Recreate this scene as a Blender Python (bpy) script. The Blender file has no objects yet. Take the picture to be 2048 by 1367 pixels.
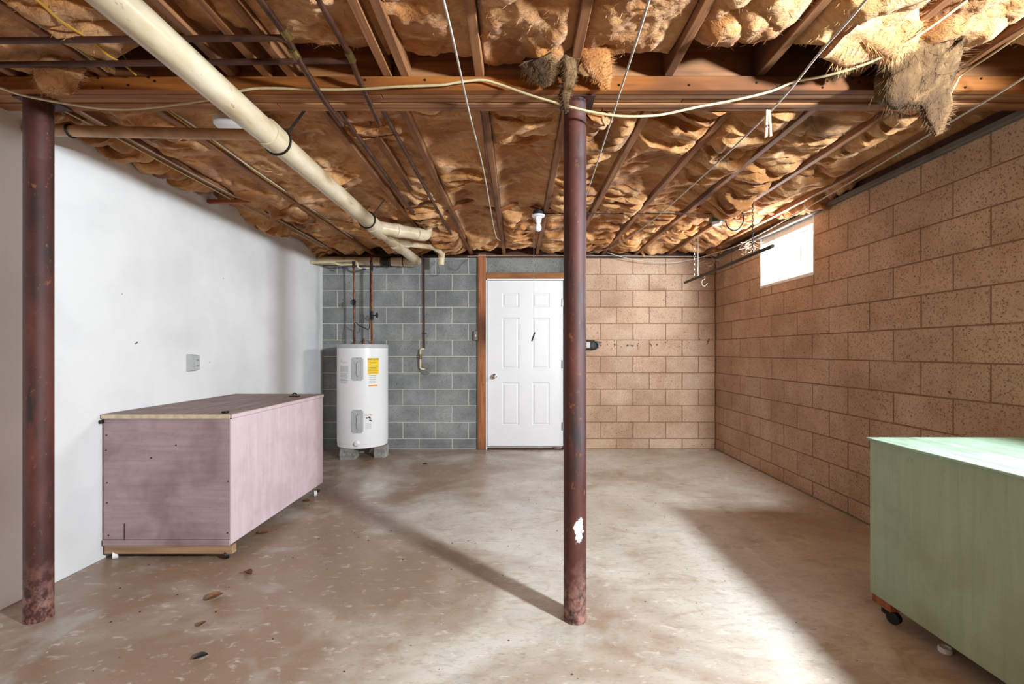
import bpy, bmesh, math, random
import numpy as np
from mathutils import Vector, Matrix
R = math.radians
random.seed(7)
S = bpy.context.scene
COL = S.collection

# ------------------------------------------------------------------ camera
F = 910.2; VX, VY = 1034.0, 702.0; CH = 1.207        # focal (px of 2048), principal point, eye height
cd = bpy.data.cameras.new('camera'); cam = bpy.data.objects.new('camera', cd); COL.objects.link(cam)
cd.sensor_width = 36; cd.lens = 16.0; cd.clip_start = .02
cd.shift_x = -(VX - 1024) / 2048; cd.shift_y = (VY - 683.5) / 2048
cam.location = (0, 0, CH); cam.rotation_euler = (R(90), 0, 0)
S.camera = cam

# ------------------------------------------------------------------ world, daylight, exposure
w = bpy.data.worlds.new('world'); S.world = w; w.use_nodes = True
w.node_tree.nodes['Background'].inputs[0].default_value = (.86, .93, 1, 1)
w.node_tree.nodes['Background'].inputs[1].default_value = 3.0
S.view_settings.view_transform = 'Standard'; S.view_settings.look = 'None'
S.view_settings.gamma = 1; S.view_settings.use_curve_mapping = False
S.view_settings.exposure = 0.15
S.cycles.use_denoising = True
S.cycles.max_bounces = 5; S.cycles.diffuse_bounces = 4; S.cycles.glossy_bounces = 2; S.cycles.transmission_bounces = 2
S.cycles.use_adaptive_sampling = True; S.cycles.adaptive_threshold = .09
S.cycles.transparent_max_bounces = 12
S.cycles.sample_clamp_indirect = 6

XL, XR, YB, YN = -2.41, 2.452, 5.63, -3.2
JZ = 2.398                                            # underside of the joists
WIN_A = (3.76, 4.59, 1.85, 2.36)                      # window in view (y0, y1, z0, z1)
WIN_B = (-.46, .40, 1.85, 2.36)                       # unseen second window, kept in for ambient light
def sky_light(name, win, power, col):
    ld = bpy.data.lights.new(name, 'AREA'); ld.shape = 'RECTANGLE'
    ld.size = win[3] - win[2] + .02; ld.size_y = win[1] - win[0] + .02; ld.energy = power; ld.color = col
    o = bpy.data.objects.new(name, ld); COL.objects.link(o)
    o.location = (XR + .145, (win[0] + win[1]) / 2, (win[2] + win[3]) / 2)
    o.rotation_euler = (0, R(90), 0)
    return o
sky_light('daylight_far_window', WIN_A, 120, (.93, .97, 1))
sky_light('ambient_near_window', WIN_B, 30, (.93, .97, 1))  # soft ambient light from the unseen window
# key beam imitating a camera flash (its made-up lamp body is built further down)
LAMP = Vector((2.25, .10, 1.95)); LAMP_AIM = Vector((-math.sin(R(37)), math.cos(R(37)), math.tan(R(-11))))
ld = bpy.data.lights.new('flash_beam', 'SPOT'); ld.energy = 900; ld.color = (.84, .94, 1.0); ld.spot_size = R(81); ld.spot_blend = .28; ld.shadow_soft_size = .11
lo_ = bpy.data.objects.new('flash_beam', ld); COL.objects.link(lo_); lo_.location = LAMP; lo_.rotation_euler = LAMP_AIM.to_track_quat('-Z', 'Y').to_euler()

# ------------------------------------------------------------------ helpers
def lin(c):
    return tuple(((v / 255) / 12.92 if v / 255 <= .04045 else ((v / 255 + .055) / 1.055) ** 2.4) for v in c) + (1,)
def P(x, y, Y): return Vector(((x - VX) / F * Y, Y, CH - (y - VY) / F * Y))
def PZ(x, y, Z):
    Y = (CH - Z) * F / (y - VY); return Vector(((x - VX) / F * Y, Y, Z))
def PX(x, y, X):
    Y = X * F / (x - VX); return Vector((X, Y, CH - (y - VY) / F * Y))

W = {}
def wpos(o): return W.get(o.name, Vector((0, 0, 0)))
def link(name, me, loc, parent=None):
    o = bpy.data.objects.new(name, me); COL.objects.link(o)
    loc = Vector(loc); W[o.name] = loc
    if parent is not None:
        o.parent = parent; o.location = loc - wpos(parent)
    else:
        o.location = loc
    return o
def tag(o, label=None, cat=None, group=None, kind=None):
    if label: o['label'] = label
    if cat: o['category'] = cat
    if group: o['group'] = group
    if kind: o['kind'] = kind
    return o
def thing(name, label, cat, loc, group=None):
    return tag(link(name, None, loc), label, cat, group)
def mesh(name, V, Fc, mat, parent=None, smooth=False, base=False, mats=None, midx=None):
    V = np.asarray(V, dtype=float).reshape(-1, 3)
    lo, hi = V.min(0), V.max(0); c = (lo + hi) / 2
    if base: c[2] = lo[2]
    me = bpy.data.meshes.new(name)
    me.from_pydata([tuple(v) for v in (V - c)], [], Fc)
    for m in (mats or [mat]): me.materials.append(m)
    if midx is not None: me.polygons.foreach_set('material_index', midx)
    if smooth: me.polygons.foreach_set('use_smooth', [True] * len(me.polygons))
    me.update()
    return link(name, me, c, parent)
def bm_obj(name, bm, mat, parent=None, smooth=False, base=False):
    bmesh.ops.recalc_face_normals(bm, faces=bm.faces)
    bm.verts.index_update()
    V = [tuple(v.co) for v in bm.verts]; Fc = [[v.index for v in f.verts] for f in bm.faces]
    bm.free()
    return mesh(name, V, Fc, mat, parent, smooth, base)
BOXF = [(0, 3, 2, 1), (4, 5, 6, 7), (0, 1, 5, 4), (1, 2, 6, 5), (2, 3, 7, 6), (3, 0, 4, 7)]
def boxv(x0, x1, y0, y1, z0, z1):
    return [(x0, y0, z0), (x1, y0, z0), (x1, y1, z0), (x0, y1, z0), (x0, y0, z1), (x1, y0, z1), (x1, y1, z1), (x0, y1, z1)]
def boxes(name, L, mat, parent=None, **k):
    V, Fc = [], []
    for b in L:
        n = len(V); V += boxv(*b); Fc += [tuple(i + n for i in f) for f in BOXF]
    return mesh(name, V, Fc, mat, parent, **k)
def box(name, x0, x1, y0, y1, z0, z1, mat, parent=None, bev=0, seg=1, base=False, smooth=False):
    bm = bmesh.new()
    vs = [bm.verts.new(v) for v in boxv(x0, x1, y0, y1, z0, z1)]
    for f in BOXF: bm.faces.new([vs[i] for i in f])
    if bev: bmesh.ops.bevel(bm, geom=bm.edges[:], offset=bev, segments=seg, affect='EDGES', profile=.5)
    return bm_obj(name, bm, mat, parent, smooth, base)
def obox(name, p, d, up, wd, ht, mat, parent=None, bev=0):
    """box from p along vector d, width wd across, ht along up"""
    p = Vector(p); d = Vector(d); L = d.length; d = d.normalized(); s = d.cross(Vector(up)).normalized(); u = s.cross(d)
    bm = bmesh.new(); vs = [bm.verts.new(v) for v in boxv(0, L, -wd / 2, wd / 2, -ht / 2, ht / 2)]
    for f in BOXF: bm.faces.new([vs[i] for i in f])
    if bev: bmesh.ops.bevel(bm, geom=bm.edges[:], offset=bev, segments=1, affect='EDGES')
    for v in bm.verts:
        c = v.co.copy(); v.co = p + d * c.x + s * c.y + u * c.z
    return bm_obj(name, bm, mat, parent)
def catmull(pts, n=6):
    P_ = [Vector(p) for p in pts]; P_ = [P_[0] * 2 - P_[1]] + P_ + [P_[-1] * 2 - P_[-2]]; out = []
    for i in range(1, len(P_) - 2):
        a, b, c, d = P_[i - 1:i + 3]
        for k in range(n):
            t = k / n
            out.append(.5 * ((2 * b) + (c - a) * t + (2 * a - 5 * b + 4 * c - d) * t * t + (3 * b - a - 3 * c + d) * t ** 3))
    out.append(P_[-2]); return out
def fillet(pts, r, n=5):
    P_ = [Vector(p) for p in pts]; out = [P_[0]]
    for i in range(1, len(P_) - 1):
        a, b, c = P_[i - 1:i + 2]; d1 = (a - b); d2 = (c - b)
        q = min(r, d1.length * .48, d2.length * .48); s = b + d1.normalized() * q; e = b + d2.normalized() * q
        for k in range(n + 1):
            t = k / n; out.append(s * (1 - t) ** 2 + b * 2 * t * (1 - t) + e * t * t)
    out.append(P_[-1]); return out
def tubev(pts, r, seg=10, closed=False):
    pts = [Vector(p) for p in pts]; n = len(pts)
    rr = r if hasattr(r, '__len__') else [r] * n
    V, Fc = [], []
    T = [(pts[min(i + 1, n - 1)] - pts[max(i - 1, 0)]).normalized() for i in range(n)]
    if closed: T = [(pts[(i + 1) % n] - pts[i - 1]).normalized() for i in range(n)]
    a = Vector((0, 0, 1)) if abs(T[0].z) < .9 else Vector((1, 0, 0))
    N = (a - T[0] * a.dot(T[0])).normalized()
    for i in range(n):
        N = (N - T[i] * N.dot(T[i])).normalized(); B = T[i].cross(N)
        for k in range(seg):
            th = 2 * math.pi * k / seg
            V.append(pts[i] + (N * math.cos(th) + B * math.sin(th)) * rr[i])
    for i in range(n if closed else n - 1):
        j = (i + 1) % n
        for k in range(seg):
            Fc.append((i * seg + k, i * seg + (k + 1) % seg, j * seg + (k + 1) % seg, j * seg + k))
    if not closed:
        Fc.append(tuple(reversed(range(seg)))); Fc.append(tuple((n - 1) * seg + k for k in range(seg)))
    return V, Fc
def tube(name, pts, r, mat, parent=None, seg=10, closed=False):
    V, Fc = tubev(pts, r, seg, closed); o = mesh(name, V, Fc, mat, parent, smooth=True)
    try: o.data.set_sharp_from_angle(angle=R(50))
    except Exception: pass
    return o
def cyl(name, a, b, r, mat, parent=None, seg=20, r2=None):
    return tube(name, [a, b], [r, r if r2 is None else r2], mat, parent, seg)
def lathe(name, prof, c, mat, parent=None, seg=32, axis='z'):
    """prof = [(r, h)...] turned about an axis through c"""
    c = Vector(c); V, Fc = [], []
    for (r, h) in prof:
        for k in range(seg):
            t = 2 * math.pi * k / seg; x, y = r * math.cos(t), r * math.sin(t)
            v = {'z': (x, y, h), '-y': (x, -h, y), '-x': (-h, x, y), 'x': (h, x, y)}[axis]
            V.append(c + Vector(v))
    n = len(prof)
    for i in range(n - 1):
        for k in range(seg):
            Fc.append((i * seg + k, i * seg + (k + 1) % seg, (i + 1) * seg + (k + 1) % seg, (i + 1) * seg + k))
    Fc.append(tuple(reversed(range(seg)))); Fc.append(tuple((n - 1) * seg + k for k in range(seg)))
    bm = bmesh.new(); vs = [bm.verts.new(v) for v in V]
    for f in Fc:
        try: bm.faces.new([vs[i] for i in f])
        except ValueError: pass
    bmesh.ops.remove_doubles(bm, verts=bm.verts, dist=1e-5)
    o = bm_obj(name, bm, mat, parent, smooth=True)
    try: o.data.set_sharp_from_angle(angle=R(40))
    except Exception: pass
    return o

# ---- vectorised value noise
def _h(ix, iy, seed):
    h = (ix.astype(np.int64) * 374761393 + iy.astype(np.int64) * 668265263 + seed * 982451653) & 0xffffffff
    h = ((h ^ (h >> 13)) * 1274126177) & 0xffffffff
    return ((h ^ (h >> 16)) & 0xffff) / 65535.0
def vn(x, y, seed=0):
    ix, iy = np.floor(x), np.floor(y); fx, fy = x - ix, y - iy
    fx = fx * fx * fx * (fx * (fx * 6 - 15) + 10); fy = fy * fy * fy * (fy * (fy * 6 - 15) + 10)
    a, b, c, d = _h(ix, iy, seed), _h(ix + 1, iy, seed), _h(ix, iy + 1, seed), _h(ix + 1, iy + 1, seed)
    return (a * (1 - fx) + b * fx) * (1 - fy) + (c * (1 - fx) + d * fx) * fy
def fbm(x, y, seed=0, o=4, g=.5):
    s = 0; a = 1; t = 0
    for i in range(o):
        s = s + a * vn(x * 2 ** i + i * 17.3, y * 2 ** i - i * 9.1, seed + i); t += a; a *= g
    return s / t

# ------------------------------------------------------------------ materials
class NT:
    def __init__(s, name):
        s.m = bpy.data.materials.new(name); s.m.use_nodes = True; s.t = s.m.node_tree; s.n = s.t.nodes
        s.b = s.n['Principled BSDF']; s.pos = s.n.new('ShaderNodeNewGeometry').outputs['Position']
    def l(s, a, b): s.t.links.new(a, b)
    def map(s, st=(1, 1, 1), off=(0, 0, 0)):
        m = s.n.new('ShaderNodeMapping'); m.inputs['Scale'].default_value = st; m.inputs['Location'].default_value = off
        s.l(s.pos, m.inputs['Vector']); return m.outputs[0]
    def noise(s, scale, st=(1, 1, 1), detail=5, rough=.55, dist=0, off=(0, 0, 0)):
        n = s.n.new('ShaderNodeTexNoise'); n.inputs['Scale'].default_value = scale; n.inputs['Detail'].default_value = min(detail, 3.5)
        n.inputs['Roughness'].default_value = rough; n.inputs['Distortion'].default_value = dist
        s.l(s.map(st, off), n.inputs['Vector']); return n.outputs['Fac']
    def ramp(s, fac, stops):
        r = s.n.new('ShaderNodeValToRGB'); e = r.color_ramp.elements
        while len(e) < len(stops): e.new(.5)
        for i, (p, c) in enumerate(stops):
            e[i].position = p; e[i].color = c if len(c) == 4 else lin(c)
        s.l(fac, r.inputs[0]); return r.outputs[0]
    def mask(s, fac, lo, hi):
        r = s.n.new('ShaderNodeMapRange'); r.inputs[1].default_value = lo; r.inputs[2].default_value = hi
        s.l(fac, r.inputs[0]); return r.outputs[0]
    def mix(s, fac, a, b, mode='MIX'):
        m = s.n.new('ShaderNodeMix'); m.data_type = 'RGBA'; m.blend_type = mode
        for sock, v in ((m.inputs[0], fac), (m.inputs[6], a), (m.inputs[7], b)):
            if isinstance(v, (int, float)): sock.default_value = v
            elif isinstance(v, tuple): sock.default_value = v if len(v) == 4 else lin(v)
            else: s.l(v, sock)
        return m.outputs[2]
    def math(s, op, a, b=0.0, c=0.0):
        m = s.n.new('ShaderNodeMath'); m.operation = op
        for i, v in enumerate((a, b, c)):
            if isinstance(v, (int, float)): m.inputs[i].default_value = v
            else: s.l(v, m.inputs[i])
        return m.outputs[0]
    def xyz(s):
        x = s.n.new('ShaderNodeSeparateXYZ'); s.l(s.pos, x.inputs[0]); return x.outputs
    def bump(s, h, strength=.3, dist=.01, prev=None):
        b = s.n.new('ShaderNodeBump'); b.inputs['Strength'].default_value = strength; b.inputs['Distance'].default_value = dist
        s.l(h, b.inputs['Height'])
        if prev is not None: s.l(prev, b.inputs['Normal'])
        s.l(b.outputs[0], s.b.inputs['Normal']); return b.outputs[0]
    def done(s, col, rough=.8, metal=0):
        if isinstance(col, tuple): s.b.inputs['Base Color'].default_value = col if len(col) == 4 else lin(col)
        else: s.l(col, s.b.inputs['Base Color'])
        if isinstance(rough, (int, float)): s.b.inputs['Roughness'].default_value = rough
        else: s.l(rough, s.b.inputs['Roughness'])
        s.b.inputs['Metallic'].default_value = metal
        return s.m
def plain(name, c, rough=.6, metal=0, var=.12, scale=30):
    t = NT(name); a = lin(c); d = tuple(v * (1 - var * 2) for v in a[:3]) + (1,)
    return t.done(t.ramp(t.noise(scale), [(.3, d), (.65, a)]), rough, metal)
def wood(name, ca, cb, cc, axis, rough=.75, knots=True):
    t = NT(name); st = [14, 14, 14]; st[axis] = .9
    g = t.noise(2.2, tuple(st), 6, .6, .6)
    c = t.ramp(g, [(.25, ca), (.5, cb), (.75, cc)])
    c = t.mix(t.mask(t.noise(1.3, (1, 1, 1), 3), .52, .72), c, tuple(v * .55 for v in lin(ca)[:3]) + (1,))
    if knots:
        s2 = [3, 3, 3]; s2[axis] = 1.6
        c = t.mix(t.mask(t.noise(5, tuple(s2), 2), .74, .78), c, (40, 20, 10))
    t.bump(g, .25, .004)
    return t.done(c, rough)
M = {}
M['joist'] = wood('joist_wood', (96, 58, 32), (142, 94, 58), (168, 118, 76), 1)
M['beam'] = wood('beam_wood', (100, 58, 30), (142, 90, 50), (164, 110, 64), 0)
M['beam2'] = wood('beam_wood_pale', (112, 70, 40), (154, 104, 64), (172, 124, 80), 0)
M['post'] = wood('post_wood', (116, 66, 38), (162, 100, 60), (178, 120, 78), 2)
M['rawwood'] = wood('raw_wood', (120, 92, 68), (160, 128, 98), (182, 150, 118), 0)
M['subfloor'] = wood('subfloor_wood', (50, 28, 16), (78, 44, 24), (96, 56, 32), 0, knots=False)
M['ply_edge'] = wood('bridging_wood', (110, 58, 28), (158, 92, 48), (178, 112, 66), 0)

def insulation_mat():
    t = NT('fibreglass')
    big = t.noise(2.3, (1, 1.2, 1), 4, .55, .4)
    fine = t.noise(16, (1, 2.0, 1.4), 6, .65, 1.2)
    c = t.ramp(big, [(.25, (138, 85, 40)), (.46, (188, 127, 70)), (.62, (216, 164, 110)), (.8, (198, 142, 80))])
    c = t.mix(t.math('MULTIPLY', t.mask(fine, .48, .70), .5), c, (130, 82, 38))
    c = t.mix(t.mask(t.noise(1.7, (1, 1, 1), 5, .6, .5, (4, 2, 0)), .58, .74), c, (112, 70, 32))
    c = t.mix(t.mask(t.noise(7, (1, 1.4, 1), 4, .6, .8, (9, 3, 1)), .58, .74), c, (220, 178, 136))
    fib = t.noise(60, (1, 2.5, 1), 4, .7, 2.0)
    p = t.bump(fine, .5, .03); t.bump(fib, .6, .008, p)
    t.b.inputs['Sheen Weight'].default_value = .25
    t.b.inputs['Specular IOR Level'].default_value = .1
    return t.done(c, 1.0)
M['insul'] = insulation_mat()
def tuft_mat():
    t = NT('dusty_fibreglass')
    c = t.ramp(t.noise(9, (1, 1, .6), 6, .65, .8), [(.3, (52, 34, 18)), (.5, (92, 66, 38)), (.72, (132, 104, 70))])
    t.bump(t.noise(50, (1, 1, .35), 5, .7, 1.5), .7, .012)
    return t.done(c, 1.0)
M['tuft'] = tuft_mat()

def block_mat(name, stops, pit, scale_p, cool=None):
    t = NT(name)
    c = t.ramp(t.noise(2.6, (1, 1, 1), 6, .62), stops)
    oi = t.n.new('ShaderNodeObjectInfo')
    v = t.mask(oi.outputs['Random'], 0, 1)
    c = t.mix(t.math('MULTIPLY', v, .16), c, tuple(x * .62 for x in stops[0][1][:3]) if stops[0][1][0] > 1 else stops[0][1])
    pits = t.noise(scale_p, (1, 1, 1), 3, .7)
    pm = t.mask(pits, .54, .66)
    c = t.mix(t.math('MULTIPLY', pm, .9), c, pit)
    big = t.mask(t.noise(22, (1, 1, 1), 2, .5, 0, (3, 8, 1)), .73, .77)
    x, y, z = t.xyz()                                  # a row of old drill holes along one course of the back wall
    row = t.math('MULTIPLY', t.mask(t.math('ABSOLUTE', t.math('SUBTRACT', z, 1.31)), .10, .05), t.math('MULTIPLY', t.mask(y, 5.59, 5.60), t.mask(x, .6, .61)))
    big = t.math('MAXIMUM', big, t.math('MULTIPLY', row, t.mask(t.noise(26, (1, 1, 1), 2, .5, 0, (1, 4, 6)), .64, .67)))
    c = t.mix(t.math('MULTIPLY', big, .8), c, (60, 45, 38))
    t.bump(t.math('ADD', t.math('MULTIPLY', pm, -.6), t.noise(140, detail=3)), .45, .004)
    return t.done(c, .92)
M['tan'] = block_mat('tan_painted_block', [(.3, (176, 143, 116)), (.55, (196, 165, 139)), (.75, (207, 181, 157))], (96, 64, 44), 105)
M['grey'] = block_mat('grey_concrete_block', [(.3, (118, 121, 120)), (.52, (142, 145, 144)), (.72, (168, 169, 167))], (84, 88, 88), 110)
M['mortar'] = plain('pale_mortar', (208, 200, 184), .95, 0, .05)
M['tanmortar'] = plain('tan_painted_mortar', (140, 106, 82), .95)
M['lintel'] = block_mat('rough_concrete', [(.3, (112, 112, 108)), (.55, (136, 136, 132)), (.75, (150, 150, 146))], (70, 70, 68), 90)

def drywall():
    t = NT('white_painted_wall')
    c = t.ramp(t.noise(1.4, (1, 1, 1), 5, .6), [(.3, (214, 214, 215)), (.6, (232, 232, 232))])
    c = t.mix(t.mask(t.noise(13, (1, 1, 1.2), 2, .5), .775, .79), c, (120, 112, 104))
    t.bump(t.noise(90, detail=4), .15, .003)
    return t.done(c, .75)
M['white_wall'] = drywall()
M['white'] = plain('white_paint', (236, 236, 236), .45, 0, .03)
M['doorwhite'] = plain('door_white', (232, 232, 233), .38, 0, .02, 4)
M['enamel'] = plain('white_enamel', (240, 240, 240), .28, 0, .02, 3)
M['greyplastic'] = plain('grey_plastic', (184, 186, 186), .5, 0, .05)
M['black'] = plain('black_rubber', (22, 22, 22), .55)
M['darkmetal'] = plain('dark_steel', (44, 40, 38), .45, .6)
M['steel'] = plain('steel', (150, 148, 144), .35, .9)
M['chrome'] = plain('chrome', (205, 205, 205), .18, 1, .05)
M['copper'] = plain('copper', (148, 84, 54), .45, .7, .35, 14)
M['oldcopper'] = plain('tarnished_copper', (96, 62, 44), .45, .6, .35, 12)
M['iron'] = plain('rusty_iron_pipe', (84, 50, 36), .6, .3, .3, 14)
M['brass'] = plain('brass', (128, 104, 60), .4, .7, .2)
M['cream'] = plain('cream_plastic_pipe', (222, 206, 164), .5, 0, .1)
M['rope'] = plain('rope', (206, 198, 186), .9, 0, .25, 160)
M['cable'] = plain('cream_cable', (200, 182, 140), .5, 0, .1)
M['cablew'] = plain('white_cable', (196, 188, 174), .5, 0, .1)
M['cabley'] = plain('yellow_cable', (196, 150, 52), .5, 0, .1)
M['leaf'] = plain('dry_leaf', (128, 84, 52), .8, 0, .3, 60)
M['stone'] = block_mat('broken_concrete', [(.3, (132, 130, 124)), (.55, (168, 166, 160)), (.75, (190, 188, 182))], (90, 88, 84), 80)
M['yellow'] = plain('yellow_label', (246, 206, 24), .5, 0, .02)
M['paper'] = plain('silver_label', (204, 206, 206), .5, 0, .03)
M['orange'] = plain('orange_label', (240, 150, 40), .5, 0, .02)
M['red'] = plain('red_print', (214, 84, 110), .5, 0, .02)
M['ink'] = plain('black_print', (18, 18, 18), .6, 0, .02)
M['greyink'] = plain('grey_print', (120, 122, 124), .6, 0, .02)
M['pinwood'] = plain('clothespin_wood', (214, 192, 168), .7)
M['sill'] = plain('grey_sill_board', (112, 104, 96), .85, 0, .15, 8)
M['greencap'] = plain('green_paint_metal', (34, 86, 80), .4)

def pvc_mat():
    t = NT('stained_plastic_pipe')
    c = t.ramp(t.noise(5, (2, .6, 2), 6, .65), [(.3, (166, 138, 98)), (.48, (200, 182, 150)), (.7, (216, 204, 180))])
    c = t.mix(t.mask(t.noise(60, (1, .3, 1), 3, .7), .64, .76), c, (150, 108, 64))
    return t.done(c, .32)
M['pvc'] = pvc_mat()
def pole_mat(name, splotch=None, streak=None):
    t = NT(name)
    c = t.ramp(t.noise(4, (1.5, 1.5, .5), 6, .65), [(.28, (42, 22, 18)), (.48, (72, 35, 29)), (.7, (98, 52, 43))])
    c = t.mix(t.mask(t.noise(9, (2.5, 2.5, .35), 5, .7, 0, (2, 1, 5)), .55, .68), c, (42, 32, 32))
    c = t.mix(t.mask(t.noise(26, (1, 1, .7), 4, .75, 0, (7, 1, 2)), .62, .70), c, (124, 74, 46))
    c = t.mix(t.mask(t.noise(70, (1.5, 1.5, .8), 3, .75), .69, .77), c, (170, 136, 110))
    x, y, z = t.xyz()
    low = t.math('MULTIPLY', t.mask(z, .30, .0), t.mask(t.noise(24, (1, 1, .8), 5, .7), .42, .6))
    c = t.mix(t.math('MULTIPLY', low, .8), c, (172, 128, 116))
    if streak:
        d = t.math('ABSOLUTE', t.math('SUBTRACT', x, streak[0]))
        d = t.math('ADD', d, t.math('MULTIPLY', t.math('SUBTRACT', t.noise(8, (1, 1, 1), 5, .7), .5), .03))
        c = t.mix(t.math('MULTIPLY', t.mask(d, .011, .004), t.mask(z, .62, .75)), c, (70, 54, 60))
    if splotch:
        cx, cz, rx, rz = splotch
        dx = t.math('DIVIDE', t.math('SUBTRACT', x, cx), rx); dz = t.math('DIVIDE', t.math('SUBTRACT', z, cz), rz)
        d = t.math('SQRT', t.math('ADD', t.math('MULTIPLY', dx, dx), t.math('MULTIPLY', dz, dz)))
        d = t.math('ADD', d, t.math('MULTIPLY', t.math('SUBTRACT', t.noise(18, (1, 1, 1), 6, .75), .5), 2.4))
        c = t.mix(t.mask(d, 1.0, .8), c, (226, 218, 210))
    t.bump(t.noise(40, detail=5), .2, .003)
    return t.done(c, .62, .1)
M['pole'] = pole_mat('rusty_red_pole', (.275, .42, .022, .05), (.292,))
M['pole2'] = pole_mat('rusty_red_pole_two')
def chest_mat(name, stops, scratch, stain, axis):
    t = NT(name); st = [10, 10, 10]; st[axis] = .7
    g = t.noise(3, tuple(st), 6, .65, .5)
    c = t.ramp(g, stops)
    c = t.mix(t.math('MULTIPLY', t.mask(t.noise(2.6, (1, 1, 1), 6, .7, .3, (3, 5, 2)), .46, .68), .7), c, stain)
    c = t.mix(t.math('MULTIPLY', t.mask(t.noise(45, (1, 1, 1), 4, .7), .56, .72), .35), c, stain)
    s2 = [30, 30, 30]; s2[axis] = 1.2
    c = t.mix(t.math('MULTIPLY', t.mask(t.noise(3, tuple(s2), 4, .7, 0, (8, 2, 6)), .64, .74), .6), c, scratch)
    t.bump(g, .12, .003)
    return t.done(c, .6)
M['mauve'] = chest_mat('mauve_plywood_shaded', [(.2, (150, 126, 128)), (.5, (166, 142, 145)), (.8, (178, 154, 157))], (140, 104, 94), (120, 96, 95), 0)  # darker copy of the mauve, the front's shade put into its colour
M['mauve_side'] = chest_mat('mauve_painted_plywood_upright', [(.2, (198, 176, 182)), (.5, (210, 190, 195)), (.8, (218, 200, 204))], (190, 146, 130), (188, 162, 166), 2)  # same mauve paint without the front's painted shade, grain upright
M['greenpaint'] = chest_mat('green_painted_plywood', [(.2, (146, 166, 140)), (.5, (158, 178, 150)), (.8, (168, 186, 160))], (112, 122, 98), (138, 146, 120), 2)
M['greentop'] = chest_mat('worn_green_top', [(.3, (128, 156, 130)), (.5, (156, 184, 160)), (.75, (178, 202, 182))], (84, 88, 70), (110, 110, 88), 1)
M['lid'] = chest_mat('worn_brown_lid', [(.3, (110, 86, 80)), (.5, (146, 120, 112)), (.75, (172, 148, 140))], (90, 66, 58), (108, 84, 78), 1)
M['cream_trim'] = plain('cream_edge_trim', (214, 196, 166), .6, 0, .15)
M['reveal'] = plain('white_reveal', (228, 226, 222), .7, 0, .06)

def floor_mat():
    t = NT('stained_concrete')
    x, y, z = t.xyz()
    c = t.ramp(t.noise(1.1, (1, 1, 1), 7, .6, .3), [(.25, (164, 150, 134)), (.45, (190, 182, 170)), (.65, (208, 203, 194)), (.85, (182, 170, 153))])
    # old brown water staining; darkening towards the white wall also paints in weaker light
    side = t.mask(x, 1.1, -1.9)
    sn = t.noise(.8, (1, 1.1, 1), 7, .65, .8, (3, 1, 0))
    st = t.mask(t.math('ADD', sn, t.math('MULTIPLY', side, .30)), .54, .76)
    c = t.mix(t.math('MULTIPLY', st, .8), c, (128, 96, 70))
    c = t.mix(t.math('MULTIPLY', t.mask(t.noise(3.4, (1, 1.6, 1), 6, .7, 1.2, (1, 7, 0)), .56, .70), .45), c, (150, 112, 82))
    c = t.mix(t.math('MULTIPLY', t.mask(t.noise(1.9, (1, 1, 1), 5, .6, .6, (7, 2, 0)), .58, .66), .4), c, (182, 184, 180))
    c = t.mix(t.mask(t.noise(46, (1, 1, 1), 2, .5), .76, .80), c, (96, 74, 58))
    c = t.mix(t.mask(t.noise(38, (1, 1, 1), 2, .5, 0, (5, 5, 0)), .78, .81), c, (236, 230, 222))
    c = t.mix(t.math('MULTIPLY', t.mask(t.noise(9, (1, 2.2, 1), 6, .72, .6, (2, 2, 0)), .5, .68), .38), c, (138, 112, 88))
    c = t.mix(t.math('MULTIPLY', t.mask(t.noise(30, (1, 2.6, 1), 5, .75, .3, (6, 1, 0)), .56, .70), .5), c, (128, 104, 84))
    c = t.mix(t.math('MULTIPLY', t.mask(t.noise(14, (1, 1.8, 1), 5, .7, .5, (9, 4, 0)), .58, .72), .5), c, (222, 217, 208))
    # dark seam of dirt where slab and walls meet
    t.bump(t.noise(60, detail=5), .12, .004)
    return t.done(c, t.mask(t.noise(2.0, detail=4), .1, 1.3))
M['floor'] = floor_mat()
def glass_mat():
    t = NT('frosted_window_glass'); n = t.n
    tr = n.new('ShaderNodeBsdfTransparent'); mx = n.new('ShaderNodeMixShader'); mx.inputs[0].default_value = .12
    t.b.inputs['Base Color'].default_value = (.9, .93, .95, 1); t.b.inputs['Roughness'].default_value = .15
    t.l(tr.outputs[0], mx.inputs[1]); t.l(t.b.outputs[0], mx.inputs[2]); t.l(mx.outputs[0], n['Material Output'].inputs[0])
    return t.m
M['glass'] = glass_mat()
def emit(name, col, strength):
    t = NT(name); t.b.inputs['Emission Color'].default_value = col; t.b.inputs['Emission Strength'].default_value = strength
    return t.done((1, 1, 1, 1), .5)

# ------------------------------------------------------------------ the shell
fl = tag(boxes('floor', [(XL - .1, XR + .1, YN - .1, YB + .1, -.15, -.03), (XL + .005, XR - .012, YN - .1, YB + .1, -.0299, 0), (XR + .006, XR + .1, YN - .1, YB + .1, -.0299, 0), (XL - .1, XL - .002, YN - .1, YB + .1, -.0299, 0), (XL - .002, XR + .006, YB + .02, YB + .12, -.0298, -.0001)], M['floor']), kind='structure')
wl = tag(boxes('wall_left', [(XL - .12, XL, YN, YB + .05, 0, 2.6)], M['white_wall']), kind='structure')
wn = tag(boxes('wall_near', [(XL - .1, XR + .3, YN - .15, YN, 0, 2.6)], M['white_wall']), kind='structure')

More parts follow.
